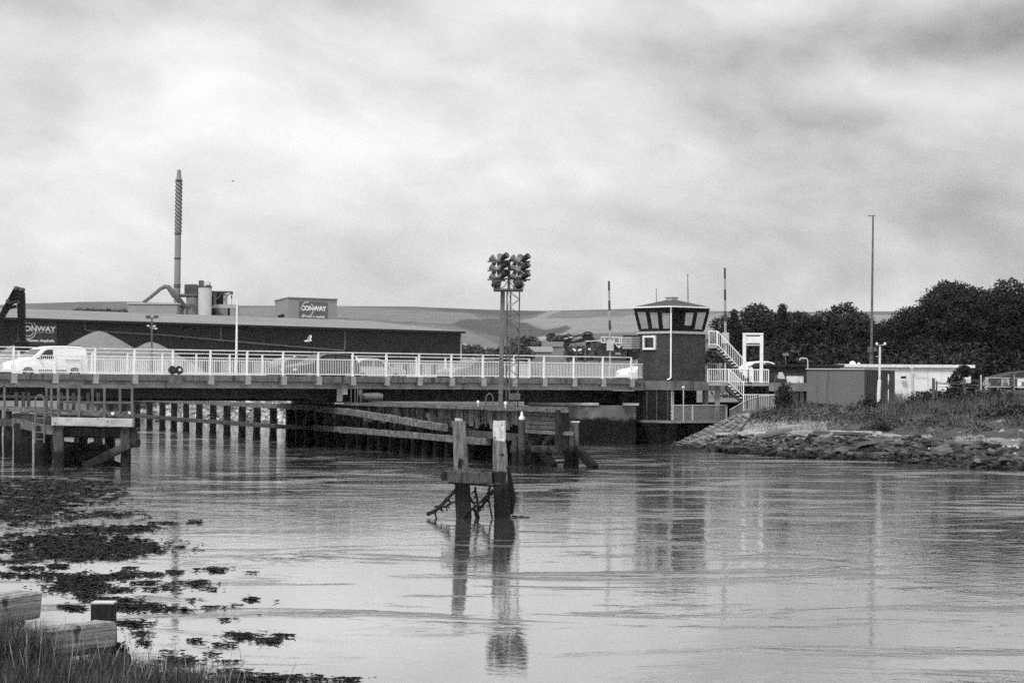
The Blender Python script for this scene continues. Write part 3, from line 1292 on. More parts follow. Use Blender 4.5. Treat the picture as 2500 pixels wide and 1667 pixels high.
VAN = [(0.06, .28), (0, .5), (.03, .72), (.16, .90), (.40, .99), (.98, 1.12), (1.10, 1.17), (1.72, 1.66), (1.92, 1.76), (2.3, 1.82), (3.1, 1.84), (4.0, 1.80), (4.22, 1.74), (4.33, 1.58), (4.40, 1.05), (4.40, .5), (4.34, .28)]
vt = vehicle("white_van", "small white panel van driving left across the bridge", "van", 109, 4.2, -1, VAN, 1.78, ((.82, .31), (3.55, .31)), white_body,
             [[(1.32, 1.13), (1.84, 1.56), (1.98, 1.62), (2.28, 1.64), (2.30, 1.15)]], ((1.16, 1.20), (1.72, 1.645)))
VL = 4.4


def vlocal(x, y, z):
    return Vector((x - VL / 2, y, z))


b = MB()
b.box(vlocal(2.25, -.905, .47), (1.65, .03, .13))
vt.part("side_trim", b, black_trim)
b = MB()
b.box(vlocal(3.45, -.897, 1.06), (.95, .02, .035))
vt.part("door_track", b, black_trim)
b = MB()
for xx in (2.42, 3.98):
    b.box(vlocal(xx, -.897, .92), (.015, .016, .9))
vt.part("door_seam", b, gm("seam", .3, .32))
b = MB()
for yy in (-.6, .6):
    b.beam(vlocal(2.1, yy, 1.86), vlocal(4.0, yy, 1.86), .03)
vt.part("roof_rail", b, black_trim)

SUV = [(0.05, .30), (0, .55), (.05, .78), (.20, .92), (.55, .99), (1.15, 1.08), (1.30, 1.14), (1.92, 1.55), (2.2, 1.63), (2.9, 1.66), (3.7, 1.60), (4.15, 1.45), (4.40, 1.10), (4.48, .95), (4.48, .5), (4.4, .30)]
HATCH = [(0.05, .26), (0, .48), (.05, .66), (.22, .80), (.60, .88), (1.05, .95), (1.18, 1.0), (1.80, 1.40), (2.1, 1.47), (2.7, 1.49), (3.3, 1.43), (3.75, 1.20), (3.98, .98), (4.02, .85), (4.02, .45), (3.95, .26)]
suv_w = [[(1.58, 1.10), (2.02, 1.45), (2.25, 1.53), (2.68, 1.54), (2.68, 1.12)], [(2.78, 1.12), (2.78, 1.54), (3.55, 1.50), (3.95, 1.35), (4.05, 1.16)]]
hat_w = [[(1.45, .97), (1.90, 1.32), (2.1, 1.38), (2.42, 1.39), (2.42, .99)], [(2.50, .99), (2.50, 1.39), (3.2, 1.34), (3.6, 1.12), (3.62, 1.02)]]
dark_car = gm("dark_car_paint", .008, .012, 1, .2, spec=.25)
grey_car = gm("grey_car_paint", .12, .14, 1, .25, spec=.6)
silver_car = gm("silver_car_paint", .42, .48, 1, .25, spec=.6)
CG = "vehicles on the bridge"
vehicle("dark_car", "shiny black car with a bright reflection on its bonnet, middle of the bridge", "car", 783, 4.4, -1, SUV, 1.82, ((.88, .34), (3.55, .34)), dark_car, suv_w, ((1.33, 1.16), (1.90, 1.53)), CG)
vehicle("grey_car", "grey car in the far lane behind the front of the black car", "car", 735, 8.6, 1, HATCH, 1.75, ((.80, .30), (3.25, .30)), grey_car, hat_w, ((1.20, 1.02), (1.78, 1.385)), CG)
vehicle("silver_car", "silver car roof in the far lane right of the black car", "car", 908, 8.4, 1, HATCH, 1.75, ((.80, .30), (3.25, .30)), silver_car, hat_w, ((1.20, 1.02), (1.78, 1.385)), CG)
vehicle("grey_car", "low grey car behind the bridge railing just left of the floodlight mast", "car", 1150, 4.4, -1, HATCH, 1.75, ((.80, .30), (3.25, .30)), grey_car, hat_w, ((1.20, 1.02), (1.78, 1.385)), CG)
vehicle("white_car", "white car behind the bridge railing beside the control tower", "car", 1586, 4.4, -1, SUV, 1.80, ((.82, .31), (3.4, .31)), white_body, suv_w, ((1.33, 1.16), (1.90, 1.53)), CG)
vehicle("white_car", "white car with a curved roof showing above the brick shed beyond the portal frame", "car", 0, 0, 1, HATCH, 1.75, ((.80, .30), (3.25, .30)), white_body, hat_w, ((1.20, 1.02), (1.78, 1.385)), CG, pos=XY(1872, 170, 4.08), ang=R(12))

# ================================================================== CONTROL TOWER
TC0 = XY(1637, 141.2, 0)
TA = 3.04
rx = Vector((.766, .643, 0))
ry = Vector((-.643, .766, 0))
TCEN = TC0 + (rx + ry) * (TA / 2)
TROT = math.atan2(.643, .766)
tower = Thing("control_tower", "dark brick bridge control tower with a glazed lookout and hipped roof", "tower", (TCEN.x, TCEN.y, 1.4), rz=TROT, local=True)
Z0 = 1.4


def sq(mb, half, z0, z1, half1=None):
    h1 = half1 or half
    a = [(-half, -half, z0 - Z0), (half, -half, z0 - Z0), (half, half, z0 - Z0), (-half, half, z0 - Z0)]
    b_ = [(-h1, -h1, z1 - Z0), (h1, -h1, z1 - Z0), (h1, h1, z1 - Z0), (-h1, h1, z1 - Z0)]
    mb.add(a + b_, [(3, 2, 1, 0), (4, 5, 6, 7), (0, 1, 5, 4), (1, 2, 6, 5), (2, 3, 7, 6), (3, 0, 4, 7)])
    return mb


tower.part("wall", sq(MB(), 1.52, 3.96, 6.93), brick_m)
tower.part("cornice", sq(MB(), 1.60, 6.934, 7.08), gm("cornice_paint", .32, .44, 5, .8))
tower.part("floor_slab", sq(MB(), 1.76, 3.38, 3.955), gm("slab_concrete", .10, .17, 1.6, .9, streak=(2, .06, .56)))
# lookout: sill band, head band, raking mullions, panes
zb, zt = 7.084, 8.56
hb, ht = 1.44, 1.71


def hh(z):
    return hb + (ht - hb) * (z - zb) / (zt - zb)


c = MB()
for (za, zz_) in ((zb, 7.24), (8.34, zt)):
    for ax in range(4):
        q = Matrix.Rotation(ax * math.pi / 2, 3, 'Z')
        h0, h1 = hh(za), hh(zz_)
        t_ = .10
        vs = [(-h0, -h0, za - Z0), (h0, -h0, za - Z0), (h0 - t_, -h0 + t_, za - Z0), (-h0 + t_, -h0 + t_, za - Z0),
              (-h1, -h1, zz_ - Z0), (h1, -h1, zz_ - Z0), (h1 - t_, -h1 + t_, zz_ - Z0), (-h1 + t_, -h1 + t_, zz_ - Z0)]
        c.add([q @ Vector(v) for v in vs], [(3, 2, 1, 0), (4, 5, 6, 7), (0, 1, 5, 4), (1, 2, 6, 5), (2, 3, 7, 6), (3, 0, 4, 7)])
tower.part("lookout_frame", c, cab_dark)
for ax in range(4):
    q = Matrix.Rotation(ax * math.pi / 2, 3, 'Z')
    z0_, z1_ = 7.24, 8.34
    for f in (-1, -.36, .30):
        for kk in (f,):
            c = MB()
            c.beam(q @ Vector((kk * (hh(z0_) - .05), -hh(z0_) + .05, z0_ - Z0)), q @ Vector((kk * (hh(z1_) - .05), -hh(z1_) + .05, z1_ - Z0)), .16 if f == -1 else .12, .12)
            tower.part("mullion", c, cab_dark)
    for f0, f1 in ((-.98, -.38), (-.34, .28), (.32, .98)):
        h0, h1 = hh(z0_), hh(z1_)
        c = MB()
        c.add([q @ Vector(v) for v in ((f0 * h0, -h0 + .06, z0_ - Z0), (f1 * h0, -h0 + .06, z0_ - Z0), (f1 * h1, -h1 + .06, z1_ - Z0), (f0 * h1, -h1 + .06, z1_ - Z0))], [(0, 1, 2, 3)])
        tower.part("pane", c, clear_glass)
# dark equipment seen inside the lookout
c = MB()
c.box((.7, .3, 7.75 - Z0), (.5, .45, 1.2))
c.box((.2, -.9, 7.33 - Z0), (1.4, .4, .3))
tower.part("desk", c, black_trim)
c = MB()
sq(c, 1.40, 7.10, 7.14)
tower.part("lookout_floor", c, cab_dark)
# roof
c = MB()
sq(c, 1.83, 8.575, 8.62)
e = 1.83
z1 = 8.625 - Z0
c.add([(-e, -e, z1), (e, -e, z1), (e, e, z1), (-e, e, z1), (-.32, -.32, 9.08 - Z0), (.32, -.32, 9.08 - Z0), (.32, .32, 9.08 - Z0), (-.32, .32, 9.08 - Z0)],
      [(4, 5, 6, 7), (0, 1, 5, 4), (1, 2, 6, 5), (2, 3, 7, 6), (3, 0, 4, 7)])
roof = tower.part("roof", c, roof_tile)
c = MB()
for ax in range(4):
    q = Matrix.Rotation(ax * math.pi / 2, 3, 'Z')
    c.beam(q @ Vector((-e - .03, -e - .035, 8.61 - Z0)), q @ Vector((e + .03, -e - .035, 8.61 - Z0)), .06, .085)
tower.part("gutter", c, white_paint, roof)
c = MB()
sq(c, .27, 9.085, 9.24)
sq(c, .33, 9.244, 9.30)
tower.part("roof_topper", c, galv_pale, roof)  # vent box at the roof apex
# downpipe on the near corner
c = MB()
k_ = -1.52 - .07
c.tube([(-e - .01, -e - .01, 8.57 - Z0), (-e + .05, -e + .05, 8.45 - Z0), (-1.66, -1.66, 8.2 - Z0), (k_ - .05, k_ - .05, 7.0 - Z0), (k_, k_, 6.7 - Z0), (k_, k_, 4.15 - Z0), (k_ - .14, k_ + .02, 4.06 - Z0), (k_ - .25, k_ + .06, 4.03 - Z0)], .05, 8)
tower.part("downpipe", c, white_paint)
# white framed window with a louvred box on the left face
c = MB()
y0, y1 = -.20, .95
wz0, wz1 = 5.92, 6.82
x_ = -1.525
for (ya, yb, za, zb_) in ((y0, y1, wz1 - .13, wz1), (y0, y1, wz0, wz0 + .13), (y0, y0 + .14, wz0 + .13, wz1 - .13), (y1 - .14, y1, wz0 + .13, wz1 - .13)):
    c.box((x_ - .06, (ya + yb) / 2, (za + zb_) / 2 - Z0), (.12, yb - ya, zb_ - za))
wf = tower.part("window_frame", c, white_worn)
c = MB()
c.box((x_ - .02, (y0 + y1) / 2, (wz0 + wz1) / 2 - Z0), (.02, y1 - y0 - .28, wz1 - wz0 - .26))
tower.part("pane", c, glass_dark, wf)
c = MB()
c.box((x_ - .35, 1.75, 6.36 - Z0), (.7, .9, .80))
lv = tower.part("louvre_box", c, gm("louvre_grey", .14, .22, 6, .7))
c = MB()
for j in range(5):
    c.box((x_ - .35, 1.295, 6.06 - Z0 + j * .15), (.68, .02, .05))
    c.box((x_ - .705, 1.75, 6.06 - Z0 + j * .15), (.02, .86, .05))
tower.part("slat", c, galv_pale, lv)
# undercroft: panels on the left face, recess, columns, walkway
c = MB()
c.box((-1.66, 0, 2.41 - Z0), (.05, 3.3, 1.9))
un = tower.part("ground_panel", c, gm("undercroft_panel", .012, .025, 2, .6))
c = MB()
for yy in (-1.45, -.45, .45, 1.2, 1.6):
    c.box((-1.70, yy, 2.41 - Z0), (.03, .045, 1.9))
tower.part("panel_batten", c, galv, un)
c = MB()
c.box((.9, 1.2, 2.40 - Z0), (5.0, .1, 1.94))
c.box((.75, .4, .2 - Z0), (5.4, 2.6, 2.2))  # solid block added as dark backing for the void below the walkway
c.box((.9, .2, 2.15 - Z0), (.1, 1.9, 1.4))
tower.part("core_wall_backing", c, gm("core_wall_shade", .006, .012, 2, .9))  # near-black colour stands in for the shade of recess and void
c = MB()
c.box((.45, -.35, 2.0 - Z0), (1.1, .5, .95))
tower.part("machinery", c, gm("machinery_grey", .10, .2, 4, .6))
for (xx, yy) in ((2.15, -.9), (2.15, 1.2), (-1.5, -1.5)):
    c = MB()
    c.box((xx, yy, 2.40 - Z0), (.28, .28, 1.95))
    tower.part("column", c, concrete)
c = MB()
c.box((.75, 0, 1.36 - Z0), (5.0, 3.6, .12))
c.box((.75, -1.83, 1.40 - Z0), (5.0, .05, .16))
c.box((-1.77, 0, 1.40 - Z0), (.05, 3.6, .16))
tower.part("walkway", c, gm("walkway_edge", .16, .24, 3, .8))
for xx in (-1.2, .8, 2.7):
    for yy in (-1.2, 1.2):
        c = MB()
        c.box((xx, yy, .5 - Z0), (.5, .5, 1.6))
        tower.part("footing", c, timber_dark)
# walkway guard of mesh infill
c = MB()
gx0, gx1, gz = -1.55, 3.2, 2.43
c.box(((gx0 + gx1) / 2, -1.76, gz - Z0), (gx1 - gx0, .05, .06))
for xx in (gx0, .15, gx1):
    c.box((xx, -1.76, (1.44 + gz) / 2 - Z0), (.11 if xx > 0 else .06, .06, gz - 1.44))
tower.part("guard_rail", c, galv_pale)
c = MB()
c.box(((gx0 + gx1) / 2, -1.75, (1.44 + gz) / 2 - Z0), (gx1 - gx0, .008, gz - 1.48))
tower.part("guard_mesh", c, wire_m)
c = MB()
pz = [(-1.62 + .03 * math.sin(j * 2.1), -1.70 + .03 * math.cos(j * 1.7), 3.3 - j * .055 - Z0) for j in range(34)]
c.tube(pz, .025, 5)
tower.part("hanging_chain", c, galv_pale)
# antennas on the roof
for (px, y0_, D, r, lab, yb) in ((1603, 706, 142.5, .025, "thin aerial on the left of the control tower roof", 741), (1680, 672, 143.5, .035, "taller whip aerial on the right of the control tower roof", 740)):
    a_, b_ = P(px, yb, D), P(px - 1, y0_, D)
    m_ = MB()
    m_.tube([a_ - Vector((0, 0, .25)), a_.lerp(b_, .5), b_], [r, r, r * .7], 6)
    m_.tube([b_, b_ + Vector((0, 0, .05))], [r * 2, r * 2], 6)
    solo("aerial", m_, mast_dark, lab, "aerial", a_)

# life ring post by the tower walkway
m_ = MB()
q = XY(1668.5, 139.6, 1.45)
m_.tube([q, XY(1668.5, 139.6, 3.45)], .03, 6)
m_.lathe(XY(1668.5, 139.6, 3.45), [(.05, 0), (.10, .05), (.09, .15), (.02, .2)], 10)
solo("walkway_lamp_post", m_, galv_pale, "thin post with a small white lamp in front of the tower walkway", "lamp post", q)

# pier wall under the right end of the bridge
m_ = MB()
pw = [XY(1290, 141.0, 2.40), XY(1462, 139.6, 2.40), XY(1552, 140.2, 2.40), XY(1556, 144.0, 2.40), XY(1556, 158, 2.40), XY(1290, 158, 2.40)]
low = [Vector((p.x, p.y, -1.5)) for p in pw]
for p, q in zip(low[:4], pw[:4]):
    p.y -= .35
n = len(pw)
m_.add(low + pw, [tuple(range(n, 2 * n))] + [(k, (k + 1) % n, n + (k + 1) % n, n + k) for k in range(n)])
th = Thing("pier_wall", "stained concrete bridge pier wall between the timber fender and the control tower", "pier", XY(1470, 140, 0))
th.part("wall", m_, conc_tide)
m_ = MB()
m_.prism([pw[0] + Vector((0, -.12, .004)), pw[1] + Vector((0, -.12, .004)), pw[1] + Vector((0, 1.2, .004)), pw[0] + Vector((0, 1.2, .004))], (0, 0, .16))
m_.prism([XY(1520, 139.5, 2.41), XY(1560, 139.9, 2.41), XY(1560, 141.5, 2.41), XY(1520, 141, 2.41)], (0, 0, .14))
th.part("coping", m_, concrete)


# ------------------------------------------------------------------ stairs beside the tower
def rail_panel(mb, a, b, h=.92, sp=.115, gap=.08, t=.045, bar=.026):
    a, b = Vector(a), Vector(b)
    up = Vector((0, 0, 1))
    mb.beam(a + up * h, b + up * h, t, t)
    mb.beam(a + up * gap, b + up * gap, t * .9, t * .9)
    L_ = math.hypot(b.x - a.x, b.y - a.y)
    n = max(2, round(L_ / sp))
    for j in range(n + 1):
        p = a.lerp(b, j / n)
        big = j in (0, n)
        mb.beam(p + up * (0 if big else gap), p + up * h, (.06 if big else bar), (.06 if big else bar), up=(0, 1, 0))


SD = 143.0
st = Thing("outside_staircase", "outside stair with white railings descending from the control tower", "staircase", XY(1780, SD, 2.6))
zl, zm, zg = 6.22, 3.86, 2.95


def SX(px, z, d=0.0):
    return XY(px, SD + d, z)


c = MB()
c.prism([SX(1728, zl), SX(1752, zl), SX(1752, zl, 1.1), SX(1728, zl, 1.1)], (0, 0, -.16))
c.prism([SX(1727, zm), SX(1877, zm), SX(1877, zm, 2.4), SX(1727, zm, 2.4)], (0, 0, -.18))
st.part("landing", c, concrete)
for (pa, za, pb, zb2, d0) in ((1752, zl, 1838, zm, 0.0), (1778, zm, 1812, zg, -.05)):
    nst = 13 if za == zl else 5
    c = MB()
    for j in range(nst):
        f0, f1 = j / nst, (j + 1) / nst
        pz_ = za + (zb2 - za) * f1
        c.prism([SX(pa + (pb - pa) * f0, pz_, d0), SX(pa + (pb - pa) * f1, pz_, d0), SX(pa + (pb - pa) * f1, pz_, d0 + 1.05), SX(pa + (pb - pa) * f0, pz_, d0 + 1.05)], (0, 0, -.06))
    st.part("flight_treads", c, white_worn)
    c = MB()
    a_, b_ = SX(pa - 4, za - .08, d0 + .1), SX(pb, zb2 - .08, d0 + .1)
    c.prism([a_, b_, b_ + Vector((0, 0, -.30)), a_ + Vector((0, 0, -.34))], (0, .9, 0))
    st.part("stringer", c, gm("stringer_concrete", .05, .10, 3, .9))
c = MB()
rail_panel(c, SX(1731, zl), SX(1750, zl))
rail_panel(c, SX(1731, zl, 1.1), SX(1750, zl, 1.1))
st.part("landing_railing", c, white_paint)
for d in (0, 1.05):
    c = MB()
    rail_panel(c, SX(1752, zl, d), SX(1837, zm, d))
    st.part("flight_railing", c, white_paint)
for (pa, pb, d) in ((1728, 1876, -.02), (1780, 1876, 2.35)):
    c = MB()
    n = 3
    for j in range(n):
        rail_panel(c, SX(pa + (pb - pa) * j / n, zm, d), SX(pa + (pb - pa) * (j + 1) / n, zm, d), h=.86)
    st.part("landing_railing", c, white_paint)
c = MB()
rail_panel(c, SX(1778, zm, -.1), SX(1815, zg, -.1), h=.9)
st.part("flight_railing", c, white_paint)
c = MB()
rail_panel(c, SX(1728, zm, 2.3), SX(1751, zm, 2.3), h=1.25)
rail_panel(c, SX(1756, zm, 2.3), SX(1762, zm, 2.3), h=1.25)
st.part("gate", c, white_worn)
c = MB()
c.box(SX(1751, (zm + 1.4) / 2 - .1, .9), (.30, .30, zm - 1.4))
st.part("column", c, concrete)
c = MB()
for px in (1815, 1872):
    c.box(SX(px, (zm + 2.3) / 2 - .1, 1.3), (.25, .25, zm - 2.4))
c.prism([SX(1800, zm - .2, 1.4), SX(1876, zm - .2, 1.4), SX(1876, 2.3, 1.4), SX(1820, 2.3, 1.4)], (0, .15, 0))
st.part("support_wall", c, shed_dark)
# lower white railing at the foot of the stair
t = Thing("lower_railing", "low white railing on the bank at the foot of the stair", "railing", SX(1840, 2.3, -.4))
c = MB()
rail_panel(c, SX(1815, 2.1, -.4), SX(1850, 2.1, -.4), h=1.02, t=.05)
t.part("panel", c, white_paint)
c = MB()
rail_panel(c, SX(1850, 2.1, -.4), SX(1902, 2.1, -.4), h=1.02, t=.05)
t.part("panel", c, white_paint)

# grey mesh fence down the bank under the stair
t = Thing("mesh_fence", "grey mesh fence stepping up the bank below the stair", "fence", XY(1800, 141.5, 1.9))
fp = [(1782, 1024, 1000), (1800, 1015, 990), (1823, 1004, 976), (1850, 1004, 968), (1882, 1006, 966)]
for (x0, b0, t0), (x1, b1, t1) in zip(fp, fp[1:]):
    c = MB()
    c.add([P(x0, b0, 141.0), P(x1, b1, 141.0), P(x1, t1, 141.0), P(x0, t0, 141.0)], [(0, 1, 2, 3)])
    t.part("mesh_panel", c, wire_m)
c = MB()
for (x0, b0, t0), (x1, b1, t1) in zip(fp, fp[1:]):
    c.beam(P(x0, t0, 140.96), P(x1, t1, 140.96), .05)
t.part("rail", c, galv_pale)
for (x0, b0, t0) in fp:
    c = MB()
    c.beam(P(x0, b0 + 6, 140.95), P(x0, t0 - 2, 140.95), .07)
    t.part("post", c, galv)

# portal frame, barrier poles
t = Thing("portal_frame", "white square portal frame with a blank white board, behind the stair", "gantry", XY(1838, 150, 3.3))
for px in (1816.5, 1858.5):
    c = MB()
    c.beam(XY(px, 150, 3.1), P(px + 1, 814, 150), .22, .2, up=(0, 1, 0), bev=.02)
    t.part("post", c, white_paint)
c = MB()
c.beam(P(1813, 815.5, 149.98), P(1863.5, 815.5, 149.98), .2, .13, bev=.015)
t.part("crossbar", c, white_paint)
c = MB()
c.prism([P(1821, 821, 149.95), P(1856, 821, 149.95), P(1856, 837.5, 149.95), P(1821, 837.5, 149.95)], (0, .05, 0))
t.part("board", c, white_paint)
c = MB()
c.beam(P(1820, 842, 149.97), P(1856, 842, 149.97), .1, .09)
t.part("lower_bar", c, galv_pale)


pale_band = gm("pale_band_paint", .26, .36, 4, .6)


def barrier(px0, y0, px1, y1, D, n, label, first_dark=True):
    a_, b_ = P(px1, y1, D), P(px0, y0, D)
    t = Thing("barrier_arm", label, "barrier", a_, "raised striped barrier arms")
    for j in range(n):
        c = MB()
        c.tube([b_.lerp(a_, j / n), b_.lerp(a_, (j + 1) / n)], [.068 + .02 * j / n, .068 + .02 * (j + 1) / n], 8)
        t.part("band", c, red_band if j % 2 == 0 else pale_band)
    c = MB()
    c.box(a_ + Vector((0, 0, -.35)), (.45, .45, .7))
    t.part("counterweight", c, galv_pale)
    c = MB()
    c.tube([a_ + Vector((0, 0, -.7)), Vector((a_.x, a_.y, 3.7))], .06, 6)
    t.part("pedestal", c, galv_pale)


barrier(1486.5, 686, 1489.5, 830, 150, 6, "raised striped barrier pole standing left of the control tower")
barrier(1769.5, 654, 1771, 812, 149, 6, "raised striped barrier pole right of the control tower roof")

# ================================================================== YARD BEYOND THE BRIDGE
LW0 = XY(-700, 250, 0)
LW1 = XY(1124, 346, 0)
# long shed: near wall from far left to the corner at px 1124
C1 = LW1
WD = Vector((.70, .714, 0)).normalized()
WNRM = Vector((-WD.y, WD.x, 0))
C0 = C1 - WD * 150
shed = Thing("long_shed", "long dark clad industrial shed with a pale low pitched roof behind the bridge", "building", C1)
ze, zr = 12.0, 14.05
dep = 22
wl = MB()
wl.add([C0 + Vector((0, 0, 2.6)), C1 + Vector((0, 0, 2.6)), C1 + WNRM * dep * 2 + Vector((0, 0, 2.6)), C0 + WNRM * dep * 2 + Vector((0, 0, 2.6)),
        C0 + Vector((0, 0, ze - .02)), C1 + Vector((0, 0, ze - .02)), C1 + WNRM * dep * 2 + Vector((0, 0, ze - .02)), C0 + WNRM * dep * 2 + Vector((0, 0, ze - .02)),
        C0 + WNRM * dep + Vector((0, 0, zr - .06)), C1 + WNRM * dep + Vector((0, 0, zr - .06))],
       [(0, 1, 5, 4), (1, 2, 6, 9, 5), (2, 3, 7, 6), (3, 0, 4, 8, 7)])
shed.part("wall", wl, clad_dark)
rb = MB()
o_ = WD * .4
e0, e1 = C0 - WNRM * .5, C1 - WNRM * .5 + o_
r0, r1 = C0 + WNRM * dep, C1 + WNRM * dep + o_
f0, f1 = C0 + WNRM * (2 * dep + .5), C1 + WNRM * (2 * dep + .5) + o_
zv = lambda v, z: Vector((v.x, v.y, z))
rb.add([zv(e0, ze), zv(e1, ze), zv(r1, zr), zv(r0, zr), zv(f0, ze), zv(f1, ze)], [(0, 1, 2, 3), (3, 2, 5, 4)])
rf = shed.part("roof", rb, clad_roof)
gb = MB()
gb.beam(zv(e0 - WNRM * .06, ze - .14), zv(e1 - WNRM * .06, ze - .14), .18, .30)
shed.part("gutter", gb, black_trim, rf)
vb = MB()
vb.beam(zv(C1, 2.6) + WD * .05, zv(C1, ze) + WD * .05, .18)
shed.part("corner_flashing", vb, galv_pale)


def on_wall(px, py, d=.06):
    """point on the shed's near wall seen at px,py"""
    dr = ray(px, py)
    nrm = -WNRM
    k = (C1 - EYE).dot(nrm) / dr.dot(nrm)
    return EYE + dr * k - WNRM * d


def wall_line(pts, r, mat, name="trim"):
    m = MB()
    m.tube([on_wall(*p) for p in pts], r, 6)
    return shed.part(name, m, mat)


wall_line([(206, 786), (206, 805), (216, 808), (400, 818), (640, 840), (840, 856)], .13, gm("pipe_grey", .09, .13, 1, .6), "wall_pipe")
wall_line([(538, 797), (538, 832)], .13, MATS["pipe_grey"], "downpipe")
wall_line([(841, 800), (841, 853)], .16, MATS["pipe_grey"], "downpipe")

# gull flying past the shed
g = P(752, 832, 250)
m_ = MB()
m_.add([g + Vector(v) for v in ((-.35, 0, -.06), (0, -.06, -.07), (.30, 0, -.02), (0, .06, .05), (-.1, -.02, -.0), (.22, .1, .62), (.32, .15, .1), (-.1, .0, .1), (-.4, .3, .18), (.1, .02, 0))],
       [(0, 1, 2), (0, 2, 3), (0, 3, 1), (1, 3, 2), (4, 9, 6, 5), (4, 7, 8)])
gu = Thing("flying_gull", "white gull with raised wings flying in front of the dark shed", "bird", g)
m2 = MB()
m2.tube([g + Vector((-.42, 0, -.05)), g + Vector((-.2, 0, -.02)), g + Vector((.1, 0, .0)), g + Vector((.3, 0, .04)), g + Vector((.42, 0, .05))], [.03, .1, .12, .09, .03], 8)
gu.part("body", m2, gull_m, smooth=True)
for sgn in (-1, 1):
    m2 = MB()
    m2.prism([g + Vector(v) for v in ((-.14, sgn * .08, .05), (.20, sgn * .08, .05), (.34, sgn * .40, .34), (.30, sgn * .62, .62), (.16, sgn * .58, .54), (.0, sgn * .36, .32))], Vector((0, 0, .025)))
    gu.part("wing", m2, gull_m)


g = P(568, 443, 160)
bd = Thing("dark_bird", "tiny dark bird gliding in the pale sky right of the chimney", "bird", g)
m2 = MB()
m2.tube([g + Vector((-.05, 0, .01)), g, g + Vector((.06, 0, -.01))], [.012, .025, .012], 6)
bd.part("body", m2, black_trim)
for sgn in (-1, 1):
    m2 = MB()
    m2.prism([g + Vector(v) for v in ((-.02, 0, .01), (.03, 0, .01), (sgn * .11 + .02, .02, .012 - sgn * .03), (sgn * .09 - .02, .02, .012 - sgn * .03))], Vector((0, 0, .03)))
    bd.part("wing", m2, black_trim)


def text_mesh(body, size, width=None, bold=.0, ext=.01):
    cu = bpy.data.curves.new("lettering", 'FONT')
    cu.body = body
    cu.size = size
    cu.extrude = ext
    cu.offset = bold
    cu.align_x = 'LEFT'
    ob = bpy.data.objects.new("tmp", cu)
    COL.objects.link(ob)
    bpy.context.view_layer.update()
    me = bpy.data.meshes.new_from_object(ob.evaluated_get(bpy.context.evaluated_depsgraph_get()))
    bpy.data.objects.remove(ob)
    xs = [v.co.x for v in me.vertices]
    ys = [v.co.y for v in me.vertices]
    w, x0, y0 = max(xs) - min(xs), min(xs), min(ys)
    k = (width / w) if width else 1
    for v in me.vertices:
        v.co.x = (v.co.x - x0) * k
        v.co.y = (v.co.y - y0)
    return me, (width or w), max(ys) - y0


def put_text(th, parent, body, org, xd, height, width, bold=.02, mat=None):
    """lettering standing on the plane through org with writing direction xd"""
    me, w, h = text_mesh(body, 1.0, None, bold, .02)
    sx, sy = width / w, height / h
    xd = Vector(xd).normalized()
    nn = xd.cross(Vector((0, 0, 1)))
    for v in me.vertices:
        x, y, z = v.co
        v.co = Vector(org) - th.base + xd * (x * sx) + Vector((0, 0, 1)) * (y * sy) + nn * (z + .02)
    o = link("lettering", me, mat or text_m, parent)
    return o


def ring(mb, c, xd, r0, r1, a0, a1, d=.02, n=26):
    xd = Vector(xd).normalized()
    nn = xd.cross(Vector((0, 0, 1)))
    vs, fs = [], []
    for k in range(n + 1):
        a = a0 + (a1 - a0) * k / n
        dr = xd * math.cos(a) + Vector((0, 0, 1)) * math.sin(a)
        vs += [Vector(c) + dr * r0 + nn * d, Vector(c) + dr * r1 + nn * d]
    for k in range(n):
        fs.append((2 * k, 2 * k + 1, 2 * k + 3, 2 * k + 2))
    mb.add(vs, fs)


# sign on the shed wall (CONWAY / Newhaven Asphalt)
s0, s1 = on_wall(41, 783), on_wall(138, 786)
sz0, sz1 = on_wall(78, 842).z, on_wall(78, 782.5).z
s0, s1 = zv(s0, 0), zv(s1, 0)
sg = Thing("shed_sign", "grey sign board with white company lettering on the dark shed wall, left", "sign", zv(s0, sz0))
m_ = MB()
m_.prism([zv(s0, sz0), zv(s1, sz0), zv(s1, sz1), zv(s0, sz1)], -WNRM * .05)
pn = sg.part("panel", m_, sign_m)
sw, sh = (s1 - s0).length, sz1 - sz0


def sgp(u, v):
    return zv(s0 + (s1 - s0) * u, sz0 + sh * v) - WNRM * .06


put_text(sg, pn, "CONWAY", sgp(.035, .56), WD, sh * .22, sw * .93, .03)
put_text(sg, pn, "Newhaven Asphalt", sgp(.03, .10), WD, sh * .14, sw * .90, .02)
m_ = MB()
for k in range(22):
    if k in (10, 11):
        continue
    m_.prism([sgp(.43 + k * .0225, .505), sgp(.43 + k * .0225 + .015, .505), sgp(.43 + k * .0225 + .015, .535), sgp(.43 + k * .0225, .535)], -WNRM * .02)
sg.part("tagline", m_, logo_m, pn)
m_ = MB()
lc = sgp(.27, .63)
ring(m_, lc, WD, sw * .185, sw * .215, -2.4, .9, .03)
ring(m_, lc, WD, sw * .185, sw * .215, 1.3, 3.3, .03)
ring(m_, lc, WD, sw * .13, sw * .155, -2.2, -.3, .03)
ring(m_, lc, WD, sw * .13, sw * .155, .5, 2.8, .03)
sg.part("emblem", m_, logo_m, pn)

